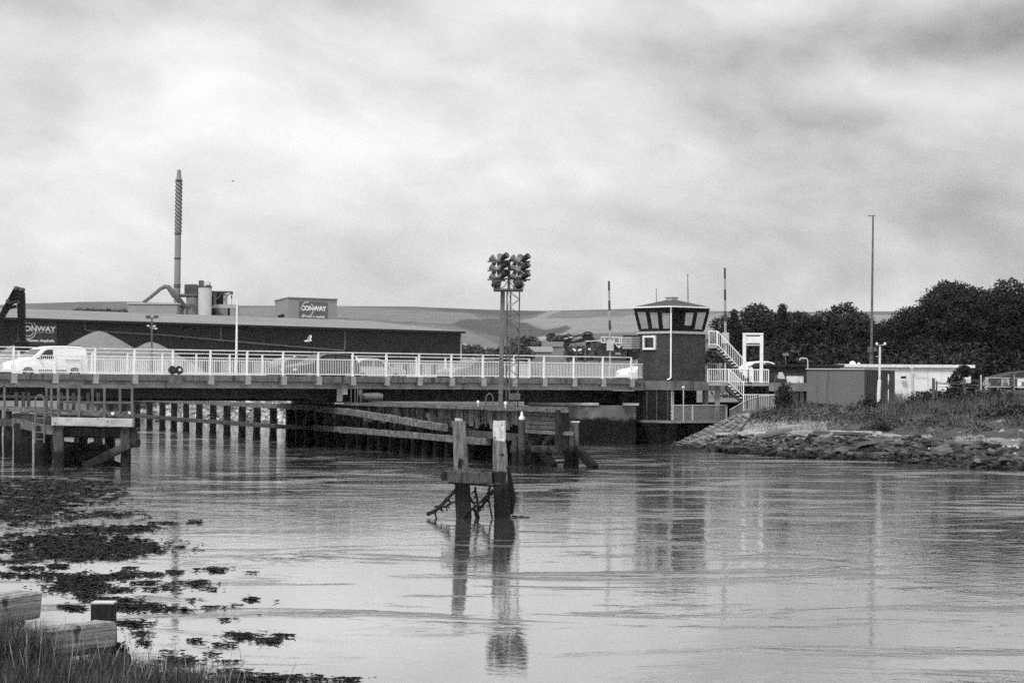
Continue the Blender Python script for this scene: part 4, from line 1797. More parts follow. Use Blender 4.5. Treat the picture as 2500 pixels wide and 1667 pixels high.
# clad block with a second sign
KD = 430
bq = [XY(669, KD + 16, 0), XY(702, KD, 0), XY(821, KD + 7, 0)]
bk = bq[0] + (bq[2] - bq[1])
kz = P(702, 728, KD).z
blk = Thing("clad_block", "pale clad block with a sign rising behind the shed roof", "building", bq[1])
m_ = MB()
m_.prism([zv(bq[1], 3), zv(bq[2], 3), zv(bk, 3), zv(bq[0], 3)], (0, 0, kz - 3))
blk.part("wall", m_, clad_pale)
m_ = MB()
m_.prism([zv(bq[1], kz + .004) + Vector((0, -.15, 0)), zv(bq[2], kz + .004) + Vector((.15, -.15, 0)), zv(bk, kz + .004), zv(bq[0], kz + .004) + Vector((-.15, 0, 0))], (0, 0, .22))
blk.part("roof", m_, clad_mid)
m_ = MB()
kd = (bq[2] - bq[1])
kn = kd.normalized().cross(Vector((0, 0, 1)))
ld = (bq[1] - bq[0])
m_.prism([zv(bq[0] + ld * .3, P(680, 771, KD).z), zv(bq[0] + ld * .72, P(680, 771, KD).z), zv(bq[0] + ld * .72, P(680, 765, KD).z), zv(bq[0] + ld * .3, P(680, 765, KD).z)], Vector((-.15, -.15, 0)))
blk.part("opening", m_, black_hole)
sg2 = Thing("block_sign", "sign panel with white company lettering on the pale clad block", "sign", zv(bq[1], 12))
u0, u1 = .22, .80
g0, g1 = bq[1] + kd * u0, bq[1] + kd * u1
q0, q1 = P(760, 779.5, KD).z, P(760, 735, KD).z
m_ = MB()
m_.prism([zv(g0, q0), zv(g1, q0), zv(g1, q1), zv(g0, q1)], kn * .08)
pn = sg2.part("panel", m_, sign_pale)
sw, sh = (g1 - g0).length, q1 - q0


def sgq(u, v):
    return zv(g0 + (g1 - g0) * u, q0 + sh * v) + kn * .09


put_text(sg2, pn, "CONWAY", sgq(.05, .50), kd, sh * .27, sw * .90, .04)
put_text(sg2, pn, "Newhaven Asphalt", sgq(.08, .10), kd, sh * .13, sw * .82, .03)
m_ = MB()
ring(m_, sgq(.28, .58), kd, sw * .19, sw * .23, -2.4, .9, .04)
ring(m_, sgq(.28, .58), kd, sw * .19, sw * .23, 1.3, 3.3, .04)
sg2.part("emblem", m_, logo_m, pn)

# chimney with helical strakes
CD = 425
cb, ct = P(431, 800, CD), P(437.2, 415, CD)
ch = Thing("chimney", "tall slim steel chimney with helical strakes round its upper half", "chimney", zv(cb, 3))


def chp(y):
    f = (y - 800) / (415 - 800)
    return cb.lerp(ct, f)


rr = 8.2 * mpp(CD)
m_ = MB()
ys = [860, 760, 700, 571, 441, 440, 415]
rs = [1.0, 1.0, .95, .92, .86, .82, .52]
m_.tube([zv(chp(860), 3)] + [chp(y) for y in ys[1:]], [rr * r for r in rs], 20)
ch.part("shaft", m_, chim_m, smooth=True)
for y in (440.5, 571, 631, 695, 700, 743):
    m_ = MB()
    p = chp(y)
    m_.lathe(p - Vector((0, 0, .1)), [(rr * .9, 0), (rr * 1.12, .02), (rr * 1.12, .18), (rr * .9, .2)], 18)
    ch.part("flange", m_, plant_dark)
for j in range(3):
    m_ = MB()
    vs, fs = [], []
    n = 130
    for k in range(n + 1):
        f = k / n
        p = chp(441 + (571 - 441) * f)
        a = 2 * math.pi * (j / 3 + f * 4.6)
        d = Vector((math.cos(a), math.sin(a), 0))
        for (r, z) in ((.8, -.03), (1.1, -.03), (1.1, .07), (.8, .07)):
            vs.append(p + d * rr * r + Vector((0, 0, z)))
    for k in range(n):
        for q in range(4):
            q2 = (q + 1) % 4
            fs.append((k * 4 + q, k * 4 + q2, (k + 1) * 4 + q2, (k + 1) * 4 + q))
    m_.add(vs, fs)
    ch.part("strake", m_, plant_dark)
# duct running over to the plant and a sleeve
dz = Thing("duct", "curved duct arching up past the chimney and down to the grey silo", "duct", P(345, 745, CD - 4))
m_ = MB()
m_.tube([P(x, y, CD - 3) for x, y in ((340, 746), (352, 737), (372, 722), (392, 705), (403, 699.5), (411, 701), (420, 712), (427, 722))], [.33, .33, .33, .34, .42, .48, .58, .62], 10)
dz.part("upper_pipe", m_, galv, smooth=True)
m_ = MB()
m_.tube([P(x, y, CD - 3) for x, y in ((426, 720), (440, 735), (453, 752))], [.55, .52, .48], 10)
dz.part("lower_pipe", m_, plant_dark, smooth=True)
m_ = MB()
m_.tube([P(430, 721.5, CD - 2.5), P(484, 722, CD - 2.5)], [.32, .32], 8)
dz.part("cross_pipe", m_, plant_dark)
# low clad block
m_ = MB()
a_, b_ = P(313, 742, CD - 8), P(432, 745, CD - 8)
t = Thing("low_clad_block", "low pale clad block left of the chimney base with a white roof edge", "building", zv(a_, 3))
m_.prism([zv(a_, 3), zv(b_, 3), zv(b_, 3) + Vector((0, 9, 0)), zv(a_, 3) + Vector((0, 9, 0))], (0, 0, a_.z - 3))
t.part("wall", m_, clad_pale)
m_ = MB()
m_.prism([zv(a_, a_.z + .004) + Vector((-.2, -.2, 0)), zv(b_, a_.z + .004) + Vector((.2, -.2, 0)), zv(b_, a_.z + .004) + Vector((.2, 9.2, 0)), zv(a_, a_.z + .004) + Vector((-.2, 9.2, 0))], (0, 0, .25))
t.part("roof_edge", m_, galv_pale)


def silo(px, wpx, ytop, D, mat, label, rings=(), smooth=True):
    p = XY(px, D, 3)
    zt_ = P(px, ytop, D).z
    r = wpx / 2 * mpp(D)
    t = Thing("silo", label, "silo", p, "silos of the asphalt plant")
    m = MB()
    m.lathe(p, [(r, 0), (r, zt_ - 3), (r * .9, zt_ - 3 + .15), (.1, zt_ - 3 + .4)], 24)
    t.part("shell", m, mat, smooth=True)
    for y in rings:
        m = MB()
        m.lathe(Vector((p.x, p.y, P(px, y, D).z)), [(r, 0), (r * 1.05, .02), (r * 1.05, .25), (r, .27)], 24)
        t.part("band", m, plant_dark)
    return t, r, p


t, r, p = silo(467.5, 29, 722, CD, silo_d, "grey silo between the chimney and the pale silo")
m_ = MB()
m_.box(P(468, 709, CD) + Vector((0, 0, 0)), (2.4, 2.4, 2.0))
t.part("filter_house", m_, plant_dark)
m_ = MB()
m_.box(P(467, 699.5, CD), (2.25, 2.3, .7))
for k in range(5):
    m_.box(P(456 + k * 5, 696, CD), (.25, .25, .4))
t.part("filter_top", m_, silo_d)
t, r, p = silo(498.5, 33, 702, CD - 3, silo_m, "tall pale silo, brightest of the plant", (702,))
m_ = MB()
m_.box(P(491.5, 693, CD - 3), (.85, .85, 1.25))
t.part("vent_filter", m_, plant_dark)
m_ = MB()
q = [P(500, 701, CD - 4), P(511, 701, CD - 4)]
for a_ in q + [P(514, 701, CD - 4)]:
    m_.beam(a_, a_ + Vector((0, 0, .95)), .07)
m_.beam(q[0] + Vector((0, 0, .9)), P(514, 701, CD - 4) + Vector((0, 0, .9)), .06)
m_.beam(q[0] + Vector((0, 0, .45)), P(514, 701, CD - 4) + Vector((0, 0, .45)), .05)
t.part("handrail", m_, galv)
m_ = MB()
m_.box(P(509, 699, CD - 3), (.7, .6, .5))
t.part("hatch", m_, plant_dark)

# mixing tower with hoist
D_ = CD - 1
mt = Thing("mixing_tower", "boxy plant tower with dark openings and a jib hoist", "plant", XY(540, D_, 3))


def face(x0, y0, x1, y1, d, dep_=2.0):
    m = MB()
    a, b, c_, e_ = P(x0, y1, D_ + d), P(x1, y1, D_ + d), P(x1, y0, D_ + d), P(x0, y0, D_ + d)
    m.prism([a, b, c_, e_], (0, dep_, 0))
    return m


mt.part("frame", face(514, 712, 528, 790, .0, 4), silo_d)
mt.part("frame", face(545.5, 713, 549, 745, .0, 4), silo_m)
mt.part("floor", face(514, 743, 577, 752, -.05, 4.2), silo_m)
mt.part("opening", face(528, 714, 545.5, 743, .5, 3), black_hole)
mt.part("opening", face(515, 724, 521, 745, -.12, .1), black_hole)
mt.part("chute", face(526, 752, 556, 790, 0, 4), silo_d)
mt.part("opening", face(515, 753, 525, 790, -.1, .1), black_hole)
mt.part("opening", face(555, 752, 561.5, 778, .1, .1), black_hole)
mt.part("frame", face(561.5, 752, 577, 790, 0, 4), clad_pale)
m_ = MB()
m_.beam(P(514, 712, D_ - .3), P(567, 713, D_ - .3), .3, .28)
mt.part("jib", m_, plant_dark)
m_ = MB()
m_.beam(P(529, 731, D_ - .2), P(543, 715, D_ - .2), .16)
m_.beam(P(547, 732, D_ - .2), P(561, 716, D_ - .2), .18)
mt.part("brace", m_, galv)
m_ = MB()
m_.box(P(565.5, 715.5, D_ - .3), (.5, .5, .5))
m_.box(P(565.5, 725, D_ - .3), (.22, .22, .6))
m_.tube([P(565.5, 717, D_ - .3), P(565, 745, D_ - .3)], .03, 5)
mt.part("hoist", m_, plant_dark)
m_ = MB()
a_, b_ = P(527, 755, D_ - .2), P(545, 775, D_ - .2)
m_.beam(a_, b_, .5)
mt.part("conveyor", m_, plant_dark)


# gravel heaps
def heap(px, ytop, wpx, D, label):
    p = XY(px, D, 2.8)
    h = P(px, ytop, D).z - 2.8
    r = wpx / 2 * mpp(D)
    n, m = 40, 14
    mb = MB()
    for i in range(m + 1):
        f = i / m
        for k in range(n):
            a = 2 * math.pi * k / n
            q = 1 + .10 * noise.noise(Vector((math.cos(a) * 1.5, math.sin(a) * 1.5, px)))
            rad = r * f * q
            z = h * (1 - f ** 1.12) if f > .06 else h * (.975 - f * .2)
            v = p + Vector((math.cos(a) * rad, math.sin(a) * rad, z + .10 * noise.noise(Vector((math.cos(a) * rad, math.sin(a) * rad, 7)))))
            mb.v.append(v)
    for i in range(m):
        for k in range(n):
            k2 = (k + 1) % n
            mb.f.append((i * n + k, (i + 1) * n + k, (i + 1) * n + k2, i * n + k2))
    mb.f.append(tuple(range(n)))
    solo("gravel_heap", mb, gravel_m, label, "gravel heap", p, "heaps of gravel in the yard", True)


heap(240, 804, 500, 235, "largest pointed gravel heap in front of the dark shed")
heap(369, 831, 400, 228, "lower rounded gravel heap right of the large one")
heap(35, 839, 330, 232, "small gravel heap behind the excavator arm at the left edge")

# excavator arm
XD = 215
ex = Thing("material_handler", "black excavator with its arm folded up above the left end of the bridge", "excavator", XY(-120, XD, 2.9))


def armpoly(pts, d0, th_, mat, name):
    m = MB()
    m.prism([P(x, y, XD + d0) for x, y in pts], (0, th_, 0))
    return ex.part(name, m, mat)


blk_paint = gm("excavator_paint", .004, .010, 1, .5)
armpoly([(36, 700), (47, 703), (52, 712), (42, 724), (25, 748), (12, 770), (-4, 810), (-60, 880), (-90, 900), (-95, 880), (-60, 830), (-20, 780), (0, 764), (10, 748), (22, 726)], .1, .55, blk_paint, "boom")
armpoly([(38, 708), (46, 701), (54, 703), (59, 715), (60, 740), (60.5, 800), (61, 850), (46, 850), (44, 800), (41.5, 745), (39, 726)], -.5, .5, blk_paint, "stick")
m_ = MB()
m_.tube([P(20, 742, XD - .55), P(41, 736, XD - .55)], [.2, .14], 8)
m_.tube([P(22, 752, XD - .3), P(40, 748, XD - .3)], [.16, .12], 8)
ex.part("hydraulic_ram", m_, blk_paint)
m_ = MB()
for x, y in ((50, 706), (38, 703), (18, 735), (44, 738)):
    m_.lathe(P(x, y, XD - .6), [(.18, 0), (.18, 1.3)], 12, (0, 1, 0))
ex.part("pivot_pin", m_, plant_dark)
m_ = MB()
m_.tube([P(36, 702, XD + .1), P(28, 716, XD), P(16, 738, XD - .1), P(6, 755, XD)], .07, 6)
ex.part("hose", m_, black_trim)
m_ = MB()
m_.lathe(P(54, 862, XD - .2), [(.2, 0), (.7, .3), (.75, 1.0), (.4, 1.3)], 12)
ex.part("grab", m_, blk_paint)
m_ = MB()
m_.box(XY(-120, XD, 5.0), (4.2, 3, 2.4))
m_.box(XY(-90, XD - 1, 6.6), (1.6, 1.5, 1.2))
ex.part("cab", m_, blk_paint)
m_ = MB()
for d in (-1.4, 1.4):
    m_.box(XY(-120, XD + d, 3.4), (4.6, .7, .95))
ex.part("track", m_, tyre_m)

# yard floodlight pole, white flag pole
def bird_box(): pass


q = XY(370, 195, 2.9)
t = Thing("yard_light_pole", "yard light pole with a pair of floodlights in front of the shed", "lamp post", q)
m_ = MB()
m_.tube([q, P(371, 776, 195)], [.10, .07], 8)
t.part("pole", m_, galv)
m_ = MB()
m_.beam(P(358, 777, 195), P(386, 776, 195), .07)
t.part("crossarm", m_, galv)
for x in (362, 381):
    m_ = MB()
    m_.box(P(x, 773.5, 194.8), (.38, .3, .24))
    t.part("floodlight", m_, plant_dark)
for x, y in ((362, 795), (381, 802), (377, 796)):
    m_ = MB()
    m_.box(P(x, y, 194.8), (.2, .3, .14))
    m_.beam(P(x, y, 194.9), P(370.5, 802, 195), .05)
    t.part("camera", m_, galv_pale)
m_ = MB()
q = BR(solve_s(576, 13.2, 4), 13.2, 2.9)
tp = P(579, 737, q.y)
m_.tube([q, q.lerp(tp, .5), tp], [.085, .07, .045], 8)
m_.tube([tp, tp + Vector((0, 0, .12))], [.05, .05], 8)
solo("white_pole", m_, white_paint, "slender white pole rising beyond the far railing in front of the shed", "pole", q)

# crushing machine on the right of the yard
MDp = 210
mc = Thing("screening_machine", "dark screening machine with white handrails and lettering, left of the control tower", "machine", XY(1440, MDp, 2.9))


def mpoly(pts, mat, name, d0=0., th_=1.5):
    m = MB()
    m.prism([P(x, y, MDp + d0) for x, y in reversed(pts)], (0, th_, 0))
    return mc.part(name, m, mat)


mpoly([(1378, 827), (1388, 822), (1424, 815), (1446, 816), (1448, 828), (1425, 834), (1392, 838), (1386, 852), (1405, 866), (1412, 880), (1396, 880), (1384, 862), (1376, 845)], gm("machine_dark", .015, .03, 2, .6), "hopper")
mpoly([(1440, 816), (1452, 826), (1466, 838), (1466, 880), (1428, 880), (1430, 832)], gm("machine_mid", .03, .10, 1.6, .7), "crusher_box", .3)
m_ = MB()
m_.tube([P(1422 + 21 * (1 - math.cos(a * .1571)) / 1.0 * .6, 820 - 9 * math.sin(a * .157), MDp - .1) for a in range(21)], .12, 6)
mc.part("hoop", m_, plant_dark)
mpoly([(1466, 836), (1530, 838), (1530, 880), (1466, 880)], gm("machine_body", .02, .07, 1.5, .7), "engine_house", .2)
mpoly([(1523, 818), (1556, 818), (1556, 822), (1545, 823), (1545, 880), (1525, 880)], gm("machine_black", .01, .02, 1.5, .7), "frame", .5)
m_ = MB()
for (a_, b_) in (((1468, 822), (1525, 824)), ((1468, 836), (1524, 838)), ((1468, 822), (1468, 836)), ((1476, 822), (1476, 836)), ((1499, 823), (1499, 837)), ((1512, 823), (1512, 837)), ((1517, 824), (1517, 837)), ((1524, 824), (1524, 838)),
                 ((1502, 838), (1511, 849)), ((1521, 838), (1511, 849)), ((1512, 838), (1511, 848)), ((1429, 833), (1466, 831)), ((1378, 827), (1386, 825)), ((1389, 824), (1398, 822))):
    m_.beam(P(*a_, MDp - .2), P(*b_, MDp - .2), .075)
mc.part("handrail", m_, white_worn)
m_ = MB()
for x0, y0, x1, y1 in ((1399, 850, 1405, 857), (1411, 855, 1420, 853), (1436, 851, 1442, 853)):
    m_.beam(P(x0, y0, MDp - .2), P(x1, y1, MDp - .2), .16)
mc.part("white_fitting", m_, white_worn)
for (a_, b_) in (((1440, 868), (1455, 848)), ((1405, 838), (1408, 880)), ((1430, 834), (1428, 880)), ((1444, 834), (1452, 880))):
    m_ = MB()
    m_.beam(P(*a_, MDp - .1), P(*b_, MDp - .1), .12)
    mc.part("leg", m_, galv)
a_, b_ = P(1396, 833, MDp - .05), P(1424, 826, MDp - .05)
me_, w, h = text_mesh("CONWAY", 1.0, None, .02, .01)
xd = (b_ - a_).normalized()
for v in me_.vertices:
    x, y, z = v.co
    v.co = a_ - mc.base + xd * (x * (b_ - a_).length / w) + Vector((0, 0, 1)) * (y * .30 / h) + Vector((0, -.02 - z, 0))
link("lettering", me_, logo_m, mc.o)
m_ = MB()
for k in range(5):
    m_.beam(P(1503 + k * 2.7, 865, MDp - .05), P(1503 + k * 2.7 + .4, 860.5, MDp - .05), .045)
    m_.beam(P(1503 + k * 2.7, 865 - (k % 2) * 2, MDp - .05), P(1505 + k * 2.7, 864.5 - (k % 2) * 2, MDp - .05), .04)
mc.part("stencil_mark", m_, logo_m)
# low sheds and houses in the distance
for (x0, x1, yt, D, mat, lab) in ((1273, 1345, 846, 480, clad_mid, "low grey shed roof beyond the bridge under the woods"), (1325, 1372, 834, 520, gm("far_roof", .10, .13, 1, .8), "distant grey house roof at the foot of the hill")):
    t = Thing("distant_shed", lab, "building", XY((x0 + x1) / 2, D, 3.1))
    w = (x1 - x0) * mpp(D)
    zt_ = P((x0 + x1) / 2, yt, D).z
    p = XY((x0 + x1) / 2, D, 3.1)
    m_ = MB()
    m_.box((p.x, p.y, (3.1 + zt_ - 1.2) / 2), (w, 8, zt_ - 1.2 - 3.1))
    t.part("wall", m_, gm("far_wall", .16, .22, 1, .8))
    m_ = MB()
    m_.add([(p.x - w / 2 - .3, p.y - 4.3, zt_ - 1.2), (p.x + w / 2 + .3, p.y - 4.3, zt_ - 1.2), (p.x + w / 2 + .3, p.y, zt_), (p.x - w / 2 - .3, p.y, zt_), (p.x + w / 2 + .3, p.y + 4.3, zt_ - 1.2), (p.x - w / 2 - .3, p.y + 4.3, zt_ - 1.2)],
           [(0, 1, 2, 3), (3, 2, 4, 5), (1, 4, 2), (0, 3, 5)])
    t.part("roof", m_, mat)

# ================================================================== FLOODLIGHT MAST ON THE FENDER
MD = 107.0
mast = Thing("floodlight_mast", "tall lattice mast topped by a platform of floodlights on the timber fender", "floodlight mast", XY(1235, MD, 2.5))
m_ = MB()
m_.beam(XY(1222, MD, 2.5), P(1227.5, 712, MD), .21, .21, up=(0, 1, 0), bev=.03)
mast.part("main_post", m_, mast_dark)
legs = [((1236, 994), (1238, 712), .9), ((1243, 994), (1247, 712), -.1), ((1264, 994), (1268.5, 712), .25)]
for a_, b_, d in legs:
    m_ = MB()
    m_.tube([P(*a_, MD + d), P(*b_, MD + d)], .035, 6)
    mast.part("lattice_leg", m_, galv)
m_ = MB()
n = 15
for (l0, l1) in ((0, 1), (1, 2), (0, 2)):
    for k in range(n):
        f0, f1 = k / n, (k + 1) / n
        A_, B_ = legs[l0], legs[l1]
        pa = P(*A_[0], MD + A_[2]).lerp(P(*A_[1], MD + A_[2]), f0 if k % 2 else f1)
        pb = P(*B_[0], MD + B_[2]).lerp(P(*B_[1], MD + B_[2]), f1 if k % 2 else f0)
        m_.tube([pa, pb], .013, 4)
        if k % 3 == 0:
            m_.tube([P(*A_[0], MD + A_[2]).lerp(P(*A_[1], MD + A_[2]), f0), P(*B_[0], MD + B_[2]).lerp(P(*B_[1], MD + B_[2]), f0)], .016, 4)
mast.part("lattice_bracing", m_, galv)
m_ = MB()
m_.box(P(1256, 968, MD - .1), (.55, .25, .30))
mast.part("junction_box", m_, galv)
m_ = MB()
pc = P(1241, 708, MD)
m_.box(pc + Vector((0, .2, .0)), (1.40, 1.5, .09))
mast.part("platform", m_, plant_dark)
m_ = MB()
for x in (1206, 1277):
    for d in (-.5, .9):
        m_.beam(P(x, 706, MD + d), P(x, 684, MD + d), .045)
for d in (-.5, .9):
    m_.beam(P(1206, 686, MD + d), P(1277, 687, MD + d), .03)
for (a_, b_) in (((1229, 702), (1240, 686)), ((1243, 686), (1256, 703)), ((1217, 702), (1229, 702)), ((1262, 686), (1252, 703)), ((1213, 703), (1222, 690))):
    m_.beam(P(*a_, MD - .5), P(*b_, MD - .5), .045)
mast.part("platform_guard", m_, mast_dark)
for x in (1240.5, 1244, 1255.5):
    m_ = MB()
    m_.beam(P(x, 706, MD + .1), P(x + 1, 634, MD + .1), .07)
    mast.part("upright", m_, mast_dark)
for y in (639, 661, 683):
    m_ = MB()
    m_.beam(P(1190, y, MD - .05), P(1244, y - 2.5, MD - .05), .075)
    m_.beam(P(1240, y - 2, MD + .1), P(1295, y, MD + .1), .07)
    mast.part("crossarm", m_, mast_dark)


def flood(x, y, dirv, dark):
    c = P(x, y, MD - .05)
    ax = Vector(dirv).normalized()
    b = MB()
    if dark:
        prof = [(.04, -.20), (.09, -.16), (.12, -.02), (.14, .18), (.145, .26), (.13, .26), (.05, .1)]
    else:
        prof = [(.04, -.20), (.08, -.15), (.09, -.02), (.16, .12), (.18, .20), (.17, .205), (.07, .05)]
    b.lathe(c, prof, 16, ax)
    o = mast.part("floodlight", b, black_trim if dark else lamp_shell, smooth=True)
    b = MB()
    b.beam(c - ax * .1, Vector((c.x, c.y, c.z - .24)), .07)
    b.box(Vector((c.x - .02, c.y, c.z - .2)), (.2, .2, .12))
    mast.part("lamp_yoke", b, black_trim, o)
    b = MB()
    b.lathe(c + ax * (.17 if not dark else .225), [(.115, 0), (.115, .012)], 16, ax)
    mast.part("lens", b, glass_dark, o)


lamp_shell = gm("lamp_shell", .08, .22, 5, .5)
for y in (633, 654.5, 676.5):
    flood(1207, y + 1, (-.8, .25, .55), False)
    flood(1219, y - 1, (.3, .5, .6), False)
    flood(1229, y - 4, (.72, -.45, .5), True)
    flood(1258, y + 1, (-.7, .3, .5), False)
    flood(1269, y + 1, (.2, .5, .6), False)
    flood(1281, y - 2, (.72, -.40, .5), True)
for x, dd in ((1214, -1), (1266, 1)):
    m_ = MB()
    c = P(x, 690, MD - .3)
    m_.lathe(c, [(.1, -.25), (.16, -.2), (.24, .2), (.2, .25)], 12, (.3 * dd, -.3, -.8))
    mast.part("ballast", m_, black_trim, smooth=True)

# ================================================================== TIMBER FENDER JETTY
F0 = Vector((-27, 175, 0))
FDIR = Vector((.357, -.934, 0)).normalized()
FNR = Vector((FDIR.y, -FDIR.x, 0))
if FNR.y > 0 and FNR.x < 0:
    pass
FB = Vector((.934, .357, 0))         # to the back of the fender (away from the channel)


def FE(px, off=0.0, z=0.0):
    lo, hi = -60, 84
    for _ in range(50):
        m_ = (lo + hi) / 2
        q = F0 + FDIR * m_ + FB * off
        x, y = proj((q.x, q.y, z))
        if x < px:
            lo = m_
        else:
            hi = m_
    q = F0 + FDIR * lo + FB * off
    return Vector((q.x, q.y, z))


jet = Thing("timber_fender", "long weathered timber fender jetty running under the bridge beside the channel", "jetty", FE(900))
PIL = [268, 300, 335, 365, 396, 424, 454, 485.5, 519, 554, 590, 626, 666, 704, 728, 752, 778, 802, 828, 852, 878, 905, 930, 958, 985, 1012, 1040, 1068, 1096, 1124, 1150]
for i, px in enumerate(PIL):
    m_ = MB()
    a_ = FE(px, 0, -.8)
    ln = random.uniform(-.03, .03)
    top = 2.25 if px < 900 else 1.5
    w = .42 if px < 690 else .36
    m_.beam(a_, Vector((a_.x + ln, a_.y, top)), w, w, up=FDIR, seg=5, jit=.02, bev=.05)
    # weed collar at the tide line
    m_.lathe(Vector((a_.x, a_.y, -.1)), [(w * .52, 0), (w * .64, .12), (w * .60, .35), (w * .5, .5)], 8)
    jet.part("pile", m_, timber_dark)
    if px > 690:
        b = MB()
        a2 = FE(px + random.uniform(-4, 4), 1.6, -.8)
        b.beam(a2, Vector((a2.x + .05, a2.y, 2.3)), .38, .38, up=FDIR, seg=3, jit=.02)
        jet.part("rear_pile", b, timber_dark)
    if 740 < px < 1150:
        b = MB()
        a2 = FE(px + 8, .35, .1)
        b.beam(a2, Vector((a2.x + random.uniform(-.4, .4), a2.y + .3, random.uniform(1.7, 2.3))), .28, .22, up=FDIR, seg=3, jit=.02)
        jet.part("strut", b, timber_mid)


def waling(pts, off, w, h, mat, name="waling", split=4):
    for (x0, z0), (x1, z1) in zip(pts, pts[1:]):
        m_ = MB()
        m_.beam(FE(x0, off, z0), FE(x1, off, z1), w, h, seg=8, jit=.018, bev=.03)
        jet.part(name, m_, mat)


waling([(238, 2.36), (330, 2.33), (455, 2.30), (600, 2.24), (699, 2.22)], -.36, .30, .30, timber_h)
waling([(300, .98), (440, .96), (585, .94), (702, .95)], -.34, .28, .28, timber_mid)
waling([(690, 2.24), (760, 2.22), (880, 1.98), (985, 1.72), (1086, 1.47)], -.42, .34, .36, timber_h)
waling([(704, .98), (772, 1.02)], -.40, .3, .26, timber_mid)
waling([(773, 1.03), (880, 1.02), (1000, .99), (1100, .95), (1190, .92)], -.40, .34, .33, timber_h)
# upper deck with its boarded face
m_ = MB()
a_, b_, c_, d_ = FE(712, .1, 2.50), FE(1386, .1, 2.50), FE(1386, 3.4, 2.50), FE(712, 3.4, 2.50)
m_.prism([a_, b_, c_, d_], (0, 0, .07))
jet.part("deck", m_, timber_mid)
m_ = MB()
for k in range(10):
    x0 = 715 + (1386 - 715) * k / 10
    x1 = 715 + (1386 - 715) * (k + 1) / 10 - 1
    m_.beam(FE(x0, -.02, 2.49), FE(x1, -.02, 2.49), .14, .16, seg=3, jit=.012)
jet.part("deck_edge", m_, timber_h)
m_ = MB()
x = 790.0
k = 0
while x < 1384:
    wv = random.uniform(4, 9)
    z0_ = random.uniform(1.55, 1.8) if x < 1270 else 1.45
    a_ = FE(x, .30 + random.uniform(-.03, .03), z0_)
    b2 = FE(x + wv, .30 + random.uniform(-.03, .03), z0_)
    m_.prism([a_, b2, Vector((b2.x, b2.y, 2.40)), Vector((a_.x, a_.y, 2.40))], FB * .06)
    x += wv + random.choice((.3, .3, 1.2))
jet.part("face_boards", m_, gm("face_board", .05, .17, 1.4, .9, stretch=(4, 4, .8), island=.55, bump=.5))
for px in (800, 818, 840, 872, 905, 938, 968, 996, 1030, 1062, 1100, 1132, 1165, 1200, 1240):
    m_ = MB()
    a_ = FE(px, .16, 1.5)
    m_.beam(a_, Vector((a_.x + random.uniform(-.1, .1), a_.y, 2.42)), .15, .12, up=FDIR, seg=3, jit=.015)
    jet.part("face_post", m_, timber)
m_ = MB()
m_.prism([FE(712, 2.2, -.5), FE(1330, 2.2, -.5), FE(1330, 2.2, 2.45), FE(712, 2.2, 2.45)], FB * .1)
jet.part("rear_boarding", m_, timber_dark)
for k in range(34):
    x = random.uniform(735, 1140)
    m_ = MB()
    a_ = FE(x, random.uniform(-.2, .3), random.uniform(.7, 1.2))
    b_ = Vector((a_.x + random.uniform(-.35, .35), a_.y + random.uniform(-.3, .1), random.uniform(1.7, 2.35)))
    m_.beam(a_, b_, random.uniform(.12, .26), random.uniform(.1, .2), up=FDIR, seg=4, jit=.02)
    jet.part("strut", m_, random.choice((timber, timber_h, timber_mid, timber_mid, timber_dark)))
for k in range(9):
    x = random.uniform(760, 1120)
    m_ = MB()
    z = random.uniform(1.3, 2.2)
    m_.beam(FE(x, .25, z), FE(x + random.uniform(25, 70), .3, z + random.uniform(-.1, .1)), .16, .2, seg=4, jit=.02)
    jet.part("waling", m_, timber_mid)
# solid sheeting at the bridge pier end of the fender
m_ = MB()
m_.prism([FE(697, .3, -.5), FE(712, .3, -.5), FE(712, .3, 2.3), FE(697, .3, 2.3)], FB * 2.5)
jet.part("end_sheeting", m_, timber_dark)
# nose of the fender on the right
m_ = MB()
m_.beam(FE(1150, -.3, 1.25), FE(1280, -.3, 1.22), .3, .3, seg=4, jit=.02)
jet.part("waling", m_, timber_mid)
m_ = MB()
m_.prism([FE(1272, .0, 1.42), FE(1385, .0, 1.42), FE(1385, .0, 1.58), FE(1272, .0, 1.58)], FB * .3)
jet.part("waling", m_, timber_h)
m_ = MB()
x = 1276
for k in range(4):
    m_.beam(FE(1272, .18, 1.70 + k * .2), FE(1362, .18, 1.70 + k * .2), .08, .17, seg=3, jit=.01)
jet.part("nose_planking", m_, gm("nose_plank", .04, .12, 1.3, .9, stretch=(1, 1, 5), bump=.5))
m_ = MB()
m_.beam(FE(1372, .05, .8), FE(1372, .05, 2.52), .5, .4, up=FDIR, seg=3, jit=.02)
jet.part("nose_post", m_, timber_dark)
m_ = MB()
for xa, za, xb, zb2 in ((1296, 1.0, 1318, 1.42), (1330, .95, 1350, 1.5), (1318, 1.4, 1290, .7)):
    m_.beam(FE(xa, .3, za), FE(xb, .3, zb2), .2, .2)
jet.part("brace", m_, timber_mid)
m_ = MB()
for x in (1278, 1300, 1330):
    m_.beam(FE(x, .8, -.6), FE(x, .8, 1.5), .34, .34, up=FDIR)
m_.beam(FE(1322, .2, .62), FE(1352, .2, .0), .34, .3)
jet.part("nose_pile", m_, timber_dark)
